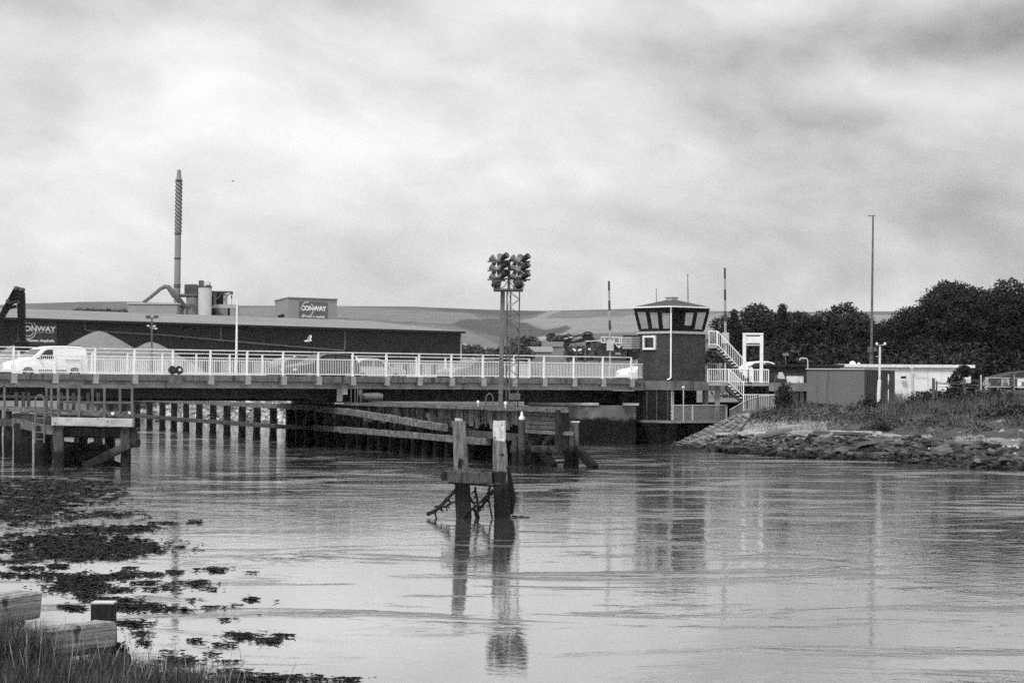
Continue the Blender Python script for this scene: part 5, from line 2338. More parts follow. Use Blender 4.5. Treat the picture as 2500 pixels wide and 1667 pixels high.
# upright cluster with a small lamp
q = FE(1273, -.75, -.7)
cl = Thing("pile_cluster", "round pile cluster with a small white lamp on its tallest pile", "dolphin", q)
for dx, dy, r_ in ((0, 0, .15), (-.3, .15, .15), (.05, .4, .16)):
    m_ = MB()
    m_.tube([q + Vector((dx, dy, 0)), q + Vector((dx, dy, 2.75 if dx == 0 else 2.0))], [r_ * 1.1, r_], 10)
    cl.part("pile", m_, timber_mid)
m_ = MB()
m_.lathe(q + Vector((0, 0, 2.75)), [(.13, 0), (.13, .1), (.06, .18), (.055, .30), (.02, .36)], 10)
cl.part("lamp", m_, white_worn)
# hoop ladders and small white fittings on the deck
def hoop(px, D, z0, z1, wid, label, mat=galv, depth=.45):
    t = Thing("hoop_ladder", label, "ladder", XY(px, D, z0), "hoop topped access ladders")
    for d in (0, depth):
        m = MB()
        pts = [XY(px - wid / 2, D + d, z0), XY(px - wid / 2, D + d, z1 - .3)]
        c = XY(px, D + d, z1 - .3)
        hw_ = wid / 2 * mpp(D)
        for k in range(1, 9):
            a = math.pi - math.pi * k / 9
            pts.append(c + Vector((math.cos(a) * hw_, 0, math.sin(a) * .3)))
        pts += [XY(px + wid / 2, D + d, z1 - .3), XY(px + wid / 2, D + d, z0)]
        m.tube(pts, .035, 6)
        t.part("hoop", m, mat)
    m = MB()
    z = z0 + .15
    while z < z1 - .9:
        m.tube([XY(px - wid / 2, D, z), XY(px + wid / 2, D, z)], .02, 5)
        z += .3
    t.part("rungs", m, mat)


q = FE(1195, .4, 2.5)
hoop(1195, q.y, 1.6, 3.18, 18, "grey hoop ladder top on the fender deck left of the mast")
for px, off, zt_, lab in ((1167, .5, 2.83, "white round bollard light on the fender deck left of the hoop ladder"), (1234, -.3, 2.72, "small white light at the foot of the mast")):
    q = FE(px, off, 2.55)
    m_ = MB()
    m_.lathe(q, [(.025, 0), (.025, .10), (.06, .15), (.07, .22), (.045, .28), (.01, .29)], 10)
    solo("deck_light", m_, white_paint, lab, "deck light", q)
# grey cabinets and a framed gate on the fender under the bridge
q = XY(829, 129.7, 2.57)
t = Thing("control_cabinet", "pale control cabinet with a white board on the fender deck under the bridge", "cabinet", q)
m_ = MB()
m_.box(q + Vector((0, 0, .45)), (.30, .3, .8))
m_.box(q + Vector((.2, .1, -.05)), (.9, 1.0, .1))
t.part("cabinet", m_, galv_pale)
m_ = MB()
m_.box(q + Vector((.32, -.1, .66)), (.3, .04, .42))
t.part("board", m_, white_paint)
m_ = MB()
m_.beam(q + Vector((.16, -.08, .1)), q + Vector((.16, -.08, 1.1)), .05)
t.part("post", m_, galv_pale)
q = FE(869, .5, 2.3)
t = Thing("gate_frame", "thin steel gate frame standing on the fender deck under the bridge", "gate", q)
m_ = MB()
hw_ = 12 * mpp(q.y)
for dx in (-hw_, -.05, .08, hw_):
    m_.beam(q + Vector((dx, 0, -.4)), q + Vector((dx, 0, 1.15)), .045)
m_.beam(q + Vector((-hw_, 0, 1.15)), q + Vector((hw_, 0, 1.15)), .05)
t.part("frame", m_, galv)
m_ = MB()
m_.box(q + Vector((.22, .03, .85)), (.3, .02, .3))
t.part("panel", m_, galv)
q = FE(905, 1.4, 2.57)
m_ = MB()
m_.tube([q + Vector((-.6, .2, .28)), q + Vector((-.3, .1, .3)), q + Vector((.4, 0, .32)), q + Vector((.7, 0, .3))], [.2, .25, .25, .2], 12)
solo("canvas_roll", m_, galv, "long grey roll lying on the fender deck under the bridge", "roll", q, smooth=True)

# free standing dolphin post at the right end of the fender
q = W(1395, 1139)
t = Thing("end_dolphin", "single timber dolphin post with raking struts off the right end of the fender", "dolphin", q)
D_ = q.y
m_ = MB()
m_.beam(XY(1399, D_, -.8), P(1401.5, 1031, D_), .44, .42, up=(0, 1, 0), seg=5, jit=.02, bev=.05)
t.part("post", m_, timber)
m_ = MB()
m_.box(P(1402, 1029.5, D_), (.46, .45, .07))
t.part("post_cap", m_, galv_pale)
m_ = MB()
m_.beam(P(1402, 1098, D_ - .25), P(1252, 1096, D_ + 3), .3, .34, seg=6, jit=.02, bev=.03)
t.part("tie_beam", m_, timber_mid)
m_ = MB()
m_.beam(P(1408, 1095, D_ - .3), P(1452, 1142, D_ - 1.2), .34, .3, seg=4, jit=.02)
t.part("strut", m_, timber_dark)
m_ = MB()
m_.beam(P(1390, 1105, D_ - .1), P(1386, 1145, D_ - .3), .4, .36, seg=4, jit=.03)
t.part("strut", m_, timber_dark)

# ================================================================== LEFT PLATFORM
LD = 96.0
lp = Thing("mooring_platform", "timber platform with grey handrails standing in the river at the left", "jetty", XY(200, LD, 0))
front = lambda px, z, d=0.0: XY(px, LD + d, z)
m_ = MB()
m_.beam(front(127, 1.93), front(324, 1.88), .30, .36, seg=8, jit=.012, bev=.03)
lp.part("front_beam", m_, gm("pale_beam", .26, .44, 2.4, .9, bump=.4, speck=(5, .64, .14)))
for (pa, za, da, pb, zb2, db, w, h, mm) in ((38, 1.78, 5.5, 126, 1.58, .1, .3, .42, timber_h), (38, 2.06, 5.5, 126, 1.95, .1, .26, .24, timber_mid),
                                          (15, 2.36, 6.0, 126, 2.30, .3, .2, .14, timber_h), (126, 2.30, .3, 322, 2.16, .5, .2, .12, timber_h),
                                          (126, 2.35, 3.6, 322, 2.25, 3.4, .2, .12, timber_h), (140, 1.52, .5, 322, 1.42, .5, .3, .34, timber_dark)):
    m_ = MB()
    m_.beam(front(pa, za, da), front(pb, zb2, db), w, h, seg=5, jit=.012)
    lp.part("beam", m_, mm)
m_ = MB()
m_.prism([front(128, 2.02, .4), front(322, 1.96, .4), front(322, 2.0, 3.6), front(128, 2.06, 3.6)], (0, 0, .08))
m_.prism([front(36, 2.12, 5.6), front(126, 2.06, .4), front(126, 2.06, 3.2), front(60, 2.12, 7.0)], (0, 0, .08))
lp.part("deck", m_, timber_mid)
m_ = MB()
for k in range(7):
    x0 = 150 + k * 24
    m_.box(front(x0, 2.17, 1.2), (.36, .5, .18))
lp.part("deck_block", m_, timber_mid)
for px in (113.5, 125.5, 142.5, 193, 255, 322.5):
    m_ = MB()
    dd = .2 if px > 120 else .6
    m_.beam(front(px, 2.05 if px > 120 else 1.95, dd), front(px, 3.46, dd), .10, .09, up=(0, 1, 0))
    lp.part("rail_post", m_, galv)
for px in (165, 226, 293):
    m_ = MB()
    m_.beam(front(px, 2.05, 3.5), front(px, 3.42, 3.5), .10, .09, up=(0, 1, 0))
    lp.part("rail_post", m_, galv)
for (pa, pb, z, d) in ((112, 324, 3.44, .2), (142, 322, 2.72, 3.5), (118, 324, 3.38, 3.5)):
    m_ = MB()
    m_.beam(front(pa, z, d), front(pb, z, d), .06, .10)
    lp.part("handrail", m_, galv)
for (px, w, d, mm) in ((144, .42, .25, timber_mid), (308, .40, .25, timber_mid), (98, .46, 1.4, timber_dark), (56, .68, 4.5, timber_dark), (268, .4, 3.4, timber_dark), (203, .36, 3.4, timber_dark), (240, .36, 5.5, timber_dark), (110, .5, 3.4, timber_dark), (190, .3, 5.5, timber_dark)):
    m_ = MB()
    m_.beam(front(px, -.8, d), front(px, 1.75, d), w, w, up=(0, 1, 0), seg=5, jit=.02, bev=.05)
    lp.part("pile", m_, mm)
for (pa, ya, pb, yb, d, mm, w) in ((205, 1140, 322, 1082, -.05, timber_mid, .36), (160, 1088, 215, 1112, 2.0, timber_mid, .34), (186, 1106, 235, 1084, 2.2, timber_mid, .34), (190, 1122, 262, 1090, 1.2, timber_dark, .3), (240, 1118, 296, 1140, 1.5, timber_dark, .34), (160, 1105, 240, 1140, 1.6, timber_dark, .6)):
    m_ = MB()
    m_.beam(P(pa, ya, LD + d), P(pb, yb, LD + d), .26, w, seg=4, jit=.015, bev=.03)
    lp.part("brace", m_, mm)
m_ = MB()
m_.tube([front(322, 1.05, -.1), front(337, 1.05, -.25)], [.2, .2], 10)
m_.beam(front(326, 1.7, .2), front(331, 1.15, .1), .22, .2)
lp.part("rubbing_block", m_, timber_dark)
m_ = MB()
m_.prism([front(127, 1.25, .8), front(322, 1.2, .8), front(322, 1.72, .8), front(127, 1.74, .8)], (0, .1, 0))
lp.part("apron_board", m_, timber_dark)
m_ = MB()
m_.prism([front(158, -.2, 4.2), front(262, -.2, 4.2), front(262, .75, 4.2), front(150, 1.0, 4.2)], (0, .2, 0))
lp.part("bracing_board", m_, timber_dark)
hoop(97, LD + .3, 1.0, 3.05, 22, "hoop topped ladder at the left end of the timber platform", mast_dark, .5)
for px, z, lab in ((275, 2.28, "small white fitting on the platform deck, middle"), (317, 2.32, "white fitting at the right corner of the platform")):
    q = front(px, z, .3)
    m_ = MB()
    m_.box(q, (.11, .1, .10), .5)
    m_.tube([q - Vector((0, 0, .1)), q + Vector((0, 0, .02))], .03, 6)
    solo("deck_light", m_, white_paint, lab, "deck light", q)

# older jetty running off behind the platform to the left
oj = Thing("old_jetty", "old timber jetty with upright posts behind the platform at the left edge", "jetty", XY(20, 106, 0))
for (pa, z, da, pb, z2, db, w, h, mm) in ((-160, 1.65, 116, 120, 1.60, 108, .34, .36, timber_mid), (-160, 2.35, 116, 120, 2.30, 108, .3, .2, timber_h), (-160, 2.9, 117, 200, 2.85, 112, .16, .14, timber_mid)):
    m_ = MB()
    m_.beam(XY(pa, da, z), XY(pb, db, z2), w, h, seg=5, jit=.02)
    oj.part("waling", m_, mm)
for px in (-120, -80, -40, -6, 20, 60, 96, 130):
    m_ = MB()
    D_ = 116 - (px + 160) * 8 / 280
    m_.beam(XY(px, D_, -.8), XY(px, D_, 2.3), .38, .36, up=(0, 1, 0), seg=4, jit=.02, bev=.05)
    oj.part("pile", m_, timber_dark)
for px in (40, 57, 70, 150, 180, 215, 240):
    m_ = MB()
    m_.beam(XY(px, 113, 2.2), XY(px, 113, 3.1), .16, .16, up=(0, 1, 0))
    oj.part("upright", m_, timber_mid)
m_ = MB()
m_.beam(XY(-30, 108, 3.42), XY(12, 108, 3.42), .1, .14)
m_.beam(XY(11, 108, 1.9), XY(11, 108, 3.42), .1, .1)
m_.beam(XY(-20, 108, 1.9), XY(-20, 108, 3.42), .1, .1)
oj.part("rail_frame", m_, galv)

# ================================================================== MID-RIVER DOLPHIN
q = W(1180, 1264)
MDD = q.y
dol = Thing("river_dolphin", "pair of leaning old timber posts joined by a beam, standing in mid river", "dolphin", q)


def dp(px, py, d=0.0):
    return P(px, py, MDD + d)


def post(pts, wpx, mat, name, d=0.0, bev=.03, cap=True):
    """square post through pixel stations (px centre, py, width px)"""
    m = MB()
    n = 8
    vs, fs = [], []
    for (x, y, w) in pts:
        hw_ = w / 2 * mpp(MDD)
        c = dp(x, y, d)
        b_ = hw_ * .22
        for (dx, dy) in ((-hw_ + b_, -hw_), (hw_ - b_, -hw_), (hw_, -hw_ + b_), (hw_, hw_ - b_), (hw_ - b_, hw_), (-hw_ + b_, hw_), (-hw_, hw_ - b_), (-hw_, -hw_ + b_)):
            j = .008
            vs.append(c + Vector((dx + random.uniform(-j, j), dy + random.uniform(-j, j), random.uniform(-j, j))))
    for i in range(len(pts) - 1):
        for k in range(n):
            k2 = (k + 1) % n
            fs.append((i * n + k, (i + 1) * n + k, (i + 1) * n + k2, i * n + k2))
    fs.append(tuple(reversed(range(n))))
    fs.append(tuple((len(pts) - 1) * n + k for k in range(n)))
    fs = [tuple(reversed(f)) for f in fs]
    m.add(vs, fs)
    return dol.part(name, m, mat)


post([(1120, 1028, 32), (1121, 1045, 33), (1123, 1080, 33), (1124.5, 1120, 34), (1126, 1150, 35), (1129, 1190, 37), (1131, 1230, 38), (1132.5, 1270, 38), (1133, 1320, 38)], 0, dolphin_wood, "post")
post([(1219.5, 1076, 31), (1220.5, 1100, 35), (1221.5, 1140, 37), (1223, 1180, 38), (1226, 1225, 40), (1227, 1260, 40), (1228, 1320, 40)], 0, dolphin_wood, "post", .35)
post([(1219.5, 1027, 30), (1219, 1036, 31), (1219, 1050, 32), (1219.5, 1060, 31), (1219.5, 1075.5, 30)], 0, dolphin_pale, "pale_post_head", .35)
m_ = MB()
m_.box(dp(1117, 1024, 0), (.14, .2, .07))
m_.box(dp(1124, 1025, 0.02), (.10, .1, .05))
dol.part("iron_cap", m_, galv_pale)
m_ = MB()
m_.beam(dp(1094, 1163, -.40), dp(1202, 1166, -.52), .36, .34, seg=9, jit=.02, bev=.04)
bm = dol.part("cross_beam", m_, timber_mid)
m_ = MB()
m_.beam(dp(1201, 1163, -.46), dp(1228, 1164, -.34), .40, .30, seg=3, jit=.02, bev=.03)
dol.part("beam_end", m_, timber_dark)
m_ = MB()
m_.beam(dp(1079, 1160, .36), dp(1215, 1163, .60), .26, .24, seg=6, jit=.02, bev=.03)
dol.part("rear_beam", m_, timber_dark)
m_ = MB()
m_.beam(dp(1098, 1178, -.35), dp(1221, 1187, -.35), .10, .05)
dol.part("iron_strap", m_, fore_dark)
m_ = MB()
m_.tube([dp(1241, 1145, .2), dp(1246, 1190, .25), dp(1249, 1215, .3), dp(1246, 1255, .3)], [.05, .10, .13, .08], 7)
m_.tube([dp(1236, 1141, .2), dp(1243, 1142, .2), dp(1241, 1160, .2)], [.06, .06, .03], 6)
dol.part("weed_growth", m_, weed_m)
m_ = MB()
m_.prism([dp(1120, 1118, -.215), dp(1127, 1120, -.215), dp(1126, 1140, -.22), dp(1117, 1140, -.22)], (0, .02, 0))
m_.tube([dp(1122, 1122, -.23), dp(1130, 1125, -.25)], .03, 6)
dol.part("iron_bolt", m_, fore_dark)
m_ = MB()
m_.tube([dp(1160, 1143, -.3), dp(1163, 1130, -.3), dp(1169, 1142, -.3)], [.05, .04, .02], 6)
m_.tube([dp(1176, 1153, -.62), dp(1184, 1147, -.62)], [.06, .04], 6)
dol.part("iron_cleat", m_, fore_dark)


def branch(label, stations, d, r0, r1, twigs=5):
    pts = []
    for i, (x, y) in enumerate(stations):
        pts.append(dp(x, y, d + .1 * math.sin(i * 2.3)))
    m = MB()
    n = len(pts)
    # subdivide with a crooked walk
    sm = []
    for i in range(n - 1):
        for k in range(4):
            p = pts[i].lerp(pts[i + 1], k / 4)
            sm.append(p + Vector((random.uniform(-.012, .012), random.uniform(-.02, .02), random.uniform(-.012, .012))))
    sm.append(pts[-1])
    rs = [(r0 + (r1 - r0) * i / (len(sm) - 1)) * random.uniform(.8, 1.25) for i in range(len(sm))]
    m.tube(sm, rs, 6)
    for k in range(twigs):
        i = random.randrange(1, len(sm) - 1)
        m.tube([sm[i], sm[i] + Vector((random.uniform(-.12, .12), random.uniform(-.1, .1), random.uniform(-.16, .02)))], [r1 * .8, r1 * .3], 4)
    solo("drift_branch", m, fore_dark, label, "branch", pts[0], "branches and rods caught under the dolphin")


branch("thick dark rod slanting down left from the left post to the water", [(1112, 1196), (1085, 1226), (1062, 1247), (1044, 1255)], -.2, .045, .06, 6)
branch("short crooked branch from the left post joining the left rod", [(1114, 1225), (1102, 1226), (1090, 1236), (1075, 1237), (1064, 1236)], -.25, .03, .035, 6)
branch("thick rod crossing down left between the two posts", [(1206, 1196), (1180, 1220), (1160, 1236), (1140, 1252), (1125, 1268)], -.3, .05, .03, 6)
branch("thinner rod leaning beside the crossing rod between the posts", [(1192, 1215), (1178, 1232), (1166, 1250), (1168, 1272)], -.1, .035, .03, 5)
branch("twig hanging below the beam just right of the left post", [(1159, 1188), (1163, 1205), (1167, 1225), (1166, 1255), (1172, 1275)], -.1, .028, .045, 9)
branch("dark branch leaning right of the left post into the water", [(1135, 1192), (1148, 1215), (1158, 1230), (1163, 1262)], .1, .035, .03, 5)
branch("thin hanging rope by the right post", [(1196, 1188), (1192, 1210), (1196, 1235), (1202, 1268)], -.15, .035, .02, 8)
branch("floating curved branch on the water right of the right post", [(1248, 1260), (1270, 1261), (1290, 1263), (1300, 1266)], .3, .02, .03, 2)
branch("half sunken twig on the water below the left rod", [(1062, 1252), (1066, 1268), (1080, 1273), (1092, 1282)], -.3, .03, .02, 3)

# ================================================================== RIGHT BANK THINGS
# brick shed with a white roller door, grey shed, white cabin
bs0, bs1 = XY(1872, 152, 0), XY(1969, 152, 0)
t = Thing("brick_shed", "low dark brick building with a black roof edge and white door right of the stair", "building", zv(bs0, 2.4))
m_ = MB()
m_.prism([zv(bs0, 2.3), zv(bs1, 2.3) + Vector((2.2, 0, 0)), zv(bs1, 2.3) + Vector((2.2, 9, 0)), zv(bs0, 2.3) + Vector((0, 9, 0))], (0, 0, 2.68))
t.part("wall", m_, brick_m)
m_ = MB()
m_.prism([zv(bs0, 4.984) + Vector((-.3, -.3, 0)), zv(bs1, 4.984) + Vector((2.5, -.3, 0)), zv(bs1, 4.984) + Vector((2.5, 9.3, 0)), zv(bs0, 4.984) + Vector((-.3, 9.3, 0))], (0, 0, .17))
t.part("roof", m_, black_trim)
m_ = MB()
for k in range(9):
    x0 = 1920 + 42 * k / 9
    m_.prism([XY(x0, 151.93, 2.42), XY(x0 + 4.4, 151.93, 2.42), XY(x0 + 4.4, 151.93, 4.36), XY(x0, 151.93, 4.36)], (0, -.04 - .03 * (k % 2), 0))
dr = t.part("door", m_, door_white)
m_ = MB()
m_.beam(XY(1951, 151.8, 2.5), XY(1951, 151.8, 4.0), .06)
t.part("handle", m_, galv, dr)
q = XY(1972, 151.0, 5.0)
m_ = MB()
m_.tube([q - Vector((0, 0, .3)), q + Vector((0, 0, .38)), q + Vector((-.05, 0, .5)), q + Vector((-.15, 0, .55)), q + Vector((-.45, 0, .55)), q + Vector((-.52, 0, .5)), q + Vector((-.53, 0, .4))], .045, 8)
solo("vent_pipe", m_, galv_pale, "bent pale vent pipe rising at the left end of the grey shed", "pipe", q)

sd0, sd1, sd2 = XY(1969, 148, 0), XY(2110, 147, 0), XY(2184, 153, 0)
t = Thing("grey_shed", "plain grey metal shed with a darker ribbed side on the bank", "shed", zv(sd0, 2.3))
bk = sd0 + (sd2 - sd1)
zt_ = P(1990, 902, 148).z
m_ = MB()
m_.prism([zv(sd0, 2.2), zv(sd1, 2.2), zv(sd2, 2.2), zv(bk, 2.2)], (0, 0, zt_ - 2.2))
t.part("wall", m_, shed_grey)
m_ = MB()
n = 13
for k in range(n):
    a_ = sd1.lerp(sd2, (k + .12) / n)
    b_ = sd1.lerp(sd2, (k + .62) / n)
    nn = (sd2 - sd1).normalized().cross(Vector((0, 0, 1)))
    m_.prism([zv(a_, 2.2), zv(b_, 2.2), zv(b_, zt_ - .08), zv(a_, zt_ - .08)], nn * .05)
t.part("side_ribs", m_, shed_dark)
m_ = MB()
nn = (sd2 - sd1).normalized().cross(Vector((0, 0, 1)))
m_.prism([zv(sd1, 2.2), zv(sd2, 2.2), zv(sd2, zt_ - .02), zv(sd1, zt_ - .02)], nn * .012)
t.part("side_sheet", m_, shed_dark)
m_ = MB()
o_ = .08
m_.prism([zv(sd0, zt_ + .004) + Vector((-o_, -o_, 0)), zv(sd1, zt_ + .004) + Vector((0, -o_, 0)), zv(sd2, zt_ + .004) + Vector((o_, 0, 0)), zv(bk, zt_ + .004) + Vector((-o_, 0, 0))], (0, 0, .07))
t.part("roof_edge", m_, gm("shed_roof_edge", .4, .55, 4, .7))
for px in (2020, 2087):
    m_ = MB()
    pts = [XY(px + dx, 147.4, z) for dx, z in ((4, 4.65), (2, 4.3), (-1, 3.8), (-1, 3.2), (-2, 2.6))]
    m_.tube(pts, .012, 4)
    t.part("hanging_cable", m_, black_trim)

cd = 156
cb0, cb1 = XY(2050, cd, 0), XY(2370, cd + .5, 0)
t = Thing("white_cabin", "long white rendered cabin with a flat roof behind the grey shed", "building", zv(cb0, 2.4))
zt_ = P(2250, 897, cd).z
m_ = MB()
m_.prism([zv(cb0, 2.3), zv(cb1, 2.3), zv(cb1, 2.3) + Vector((.6, 5, 0)), zv(cb0, 2.3) + Vector((.6, 5, 0))], (0, 0, zt_ - 2.3))
t.part("wall", m_, cabin_white)
m_ = MB()
m_.prism([zv(cb0, zt_ + .004) + Vector((-.1, -.22, 0)), zv(cb1, zt_ + .004) + Vector((.25, -.22, 0)), zv(cb1, zt_ + .004) + Vector((.8, 5.2, 0)), zv(cb0, zt_ + .004) + Vector((-.1, 5.2, 0))], (0, 0, .20))
t.part("roof", m_, white_worn)
m_ = MB()
m_.beam(XY(2226, cd - .06, 2.4), XY(2226, cd - .06, zt_), .10, .08, up=(0, 1, 0))
m_.beam(XY(2222, cd - .07, zt_ - .05), XY(2230, cd - .07, zt_ - .05), .1, .12)
t.part("downpipe", m_, gm("pipe_pale", .45, .55, 4, .6))
m_ = MB()
m_.box(XY(2206, cd - .12, P(2206, 921, cd).z), (.34, .22, .16))
t.part("wall_lamp", m_, black_trim)
m_ = MB()
m_.beam(XY(2234, cd - .02, zt_ - .28), XY(2266, cd - .02, zt_ - .28), .03, .04)
m_.beam(XY(2265, cd - .02, 2.6), XY(2265, cd - .02, zt_ - .28), .03, .03)
t.part("panel_joint", m_, galv_pale)
m_ = MB()
for k in range(3):
    m_.box(XY(2075 + k * 22, cd - .27, zt_ - .12), (.5, .06, .10))
t.part("gutter_bracket", m_, galv)
for px, w_ in ((2081.5, .46), (2096.5, .24)):  # white covered bundles on the roof, shaped as low domes
    q = XY(px, cd + 1.5, zt_ + .21)
    m_ = MB()
    m_.lathe(q, [(w_ * .5, 0), (w_ * .48, w_ * .2), (w_ * .32, w_ * .42), (.04, w_ * .52)], 12)
    solo("roof_topper", m_, white_worn, "larger white covered bundle on the cabin roof" if w_ > .45 else "smaller white covered bundle on the cabin roof", "vent", q, smooth=True)

# tall street lamp
q = XY(2126.5, 165, 3.0)
t = Thing("street_lamp", "tall slim street lamp column rising above the trees behind the sheds", "street lamp", q)
tp = P(2131.5, 527, 165)
m_ = MB()
jn = P(2127.5, 850, 165)
m_.tube([q, jn - Vector((0, 0, .3)), jn, q.lerp(tp, .6), tp], [.15, .15, .10, .085, .06], 10)
t.part("column", m_, galv)
m_ = MB()
m_.box(P(2124, 853, 164.9), (.3, .3, .42))
m_.box(P(2136, 853, 164.9), (.22, .2, .28))
t.part("control_box", m_, galv)
m_ = MB()
m_.beam(P(2119, 527, 165), P(2137, 526.5, 165), .10, .06)
t.part("lantern", m_, mast_dark)

# anemometer mast
q = XY(2144, 144.5, 2.35)
t = Thing("weather_mast", "white weather mast with a crossbar and small round sensors in front of the sheds", "mast", q)
m_ = MB()
m_.tube([q, P(2147, 931, 144.5), P(2147.3, 926, 144.5), P(2148.5, 846, 144.5)], [.13, .12, .075, .065], 10)
t.part("post", m_, white_worn)
m_ = MB()
m_.beam(P(2139, 843, 144.5), P(2162, 842, 144.5), .05)
m_.beam(P(2138, 870, 144.5), P(2148, 870, 144.5), .04)
t.part("crossbar", m_, galv_pale)
for x in (2140.5, 2160.5):
    m_ = MB()
    m_.lathe(P(x, 843, 144.5), [(.03, 0), (.09, .05), (.09, .13), (.02, .19)], 10)
    t.part("sensor", m_, white_worn)

# leaning dark plank, small white post
m_ = MB()
a_, b_ = XY(2136, 141.2, 2.1), P(2174, 934, 143)
m_.beam(a_, b_, .16, .05, seg=3, jit=.01)
solo("leaning_plank", m_, timber_dark, "dark plank leaning against the ribbed side of the grey shed", "plank", a_)
m_ = MB()
q = XY(2168.5, 143.5, 2.3)
m_.beam(q, P(2169, 913, 143.5), .05, .05, up=(0, 1, 0))
m_.box(P(2169, 925, 143.45), (.07, .05, .3))
solo("marker_post", m_, white_worn, "thin white marker post by the ribbed shed side", "post", q)
# slatted white pallet on the grass
D_ = bank_pt(2148, 2.2).y
pal = Thing("white_pallet", "white slatted frame lying flat on the grass slope", "pallet", P(2148, 1030, D_))
cs = [P(2121, 1034, D_ - .9), P(2155, 1038, D_ - 1.0), P(2176, 1022, D_ + .5), P(2147, 1017, D_ + .6)]
m_ = MB()
for k in range(5):
    f = k / 4
    m_.beam(cs[0].lerp(cs[3], f), cs[1].lerp(cs[2], f), .10, .04)
pal.part("slat", m_, white_worn)
m_ = MB()
for f in (0, .5, 1):
    m_.beam(cs[0].lerp(cs[1], f) - Vector((0, 0, .05)), cs[3].lerp(cs[2], f) - Vector((0, 0, .05)), .06, .05)
pal.part("bearer", m_, white_worn)
# small white bird box/lamp on a bent bracket
q = XY(1891, 143, 2.2)
t = Thing("bracket_lamp", "pale lamp housing on a bent bracket post beside the white door", "lamp", q)
m_ = MB()
m_.tube([q, P(1892, 925, 143), P(1896, 918, 143), P(1902, 912, 143)], .035, 6)
t.part("post", m_, galv)
m_ = MB()
a_ = [P(x, y, 142.9) for x, y in ((1899, 922), (1902, 909), (1910, 908), (1917, 922), (1916, 925), (1900, 924))]
m_.prism(list(reversed(a_)), (0, .3, 0))
t.part("housing", m_, galv_pale)

# far sign on a post among the trees, seen above the brick shed
q = XY(1918, 165, 3.0)
t = Thing("small_sign", "small dim road sign on a post in front of the trees above the brick shed", "sign", q)
m_ = MB()
m_.tube([q, P(1918, 864, 165)], .04, 6)
t.part("post", m_, galv)
m_ = MB()
m_.box(P(1919, 865, 164.9), (.42, .04, .2))
t.part("plate", m_, mesh_m)

# timber fence and post and rail fence at the right
t = Thing("board_fence", "weathered vertical board fence behind the grass at the right edge", "fence", XY(2420, 141, 2.4))
m_ = MB()
x = 2332.0
while x < 2700:
    w_ = random.uniform(3.6, 4.4)
    zt2 = P(x, 950 + (x - 2330) * .012, 141).z + random.uniform(-.03, .03)
    m_.prism([XY(x, 141, 2.0), XY(x + w_, 141, 2.0), XY(x + w_, 141, zt2), XY(x, 141, zt2)], (0, .03, 0))
    x += w_ + .25
t.part("boards", m_, fence_wood)
m_ = MB()
for y in (952, 975):
    m_.beam(P(2332, y, 141.08), P(2700, y + 4, 141.08), .06, .08)
t.part("rail", m_, fence_wood)
t = Thing("wire_fence", "leaning post and wire fence in front of the board fence", "fence", XY(2400, 138, 2.2))
for px, yt, yb in ((2279, 923, 960), (2354, 925, 985), (2471, 912, 988), (2286, 930, 962), (2580, 905, 990)):
    m_ = MB()
    lean = random.uniform(-2, 2)
    w_ = .17 if px not in (2286,) else .09
    m_.beam(P(px + lean, yb + 12, 138), P(px, yt, 138), w_, w_, up=(0, 1, 0), seg=3, jit=.012)
    t.part("post", m_, timber_mid if px == 2471 else timber)
m_ = MB()
for (a_, b_) in (((2286, 937), (2356, 938)), ((2356, 939), (2474, 943)), ((2474, 943), (2580, 944))):
    m_.beam(P(*a_, 137.9), P(*b_, 137.9), .045, .04)
t.part("rail", m_, galv)
for ys in ((930, 938, 928, 926), (945, 944, 947, 946), (934, 935, 931, 931)):
    m_ = MB()
    m_.tube([P(2279, ys[0], 137.95), P(2316, ys[1], 137.95), P(2354, ys[2], 137.95), P(2471, ys[3], 137.95), P(2580, ys[3], 137.95)], .012, 4)
    t.part("wire", m_, galv)
t = Thing("steel_gate", "steel tube gate and posts with sign boards behind the board fence", "gate", XY(2440, 150, 2.5))
for px, yt in ((2395, 915), (2407, 921), (2411, 921), (2475, 915)):
    m_ = MB()
    m_.beam(XY(px, 150, 2.4), P(px, yt, 150), .09, .09, up=(0, 1, 0))
    t.part("post", m_, galv_pale)
m_ = MB()
m_.beam(P(2411, 922, 150), P(2500, 923, 150), .05)
m_.beam(P(2411, 944, 150), P(2500, 945, 150), .05)
m_.beam(P(2475, 922, 150), P(2580, 924, 150), .05)
m_.beam(P(2399, 945, 150), P(2404, 928, 150), .06)
t.part("bar", m_, galv_pale)
t.part("mesh_infill", MB().add([P(2411, 944, 150.03), P(2580, 945, 150.03), P(2580, 922, 150.03), P(2411, 922, 150.03)], [(0, 1, 2, 3)]), wire_light)
m_ = MB()
m_.prism([P(2445, 945, 149.9), P(2464, 945, 149.9), P(2464, 925, 149.9), P(2445, 925, 149.9)], (0, .03, 0))
sb = t.part("sign_board", m_, galv_pale)
m_ = MB()
m_.lathe(P(2454, 928, 149.86), [(.06, 0), (.06, .01)], 12, (0, -1, 0))
for k in range(3):
    m_.beam(P(2448, 934 + k * 3, 149.87), P(2461, 934 + k * 3, 149.87), .02, .05)
t.part("printing", m_, mesh_m, sb)
m_ = MB()
m_.prism([P(2484, 947, 149.9), P(2520, 947, 149.9), P(2520, 924, 149.9), P(2484, 924, 149.9)], (0, .03, 0))
sb = t.part("sign_board", m_, white_paint)
m_ = MB()
m_.prism([P(2494, 941, 149.88), P(2515, 941, 149.88), P(2515, 932, 149.88), P(2494, 932, 149.88)], (0, .01, 0))
t.part("printing", m_, mesh_m, sb)
t = Thing("low_green_shed_roof", "dark curved shed roof at the right edge in front of the trees", "shed", XY(2480, 170, 3))
m_ = MB()
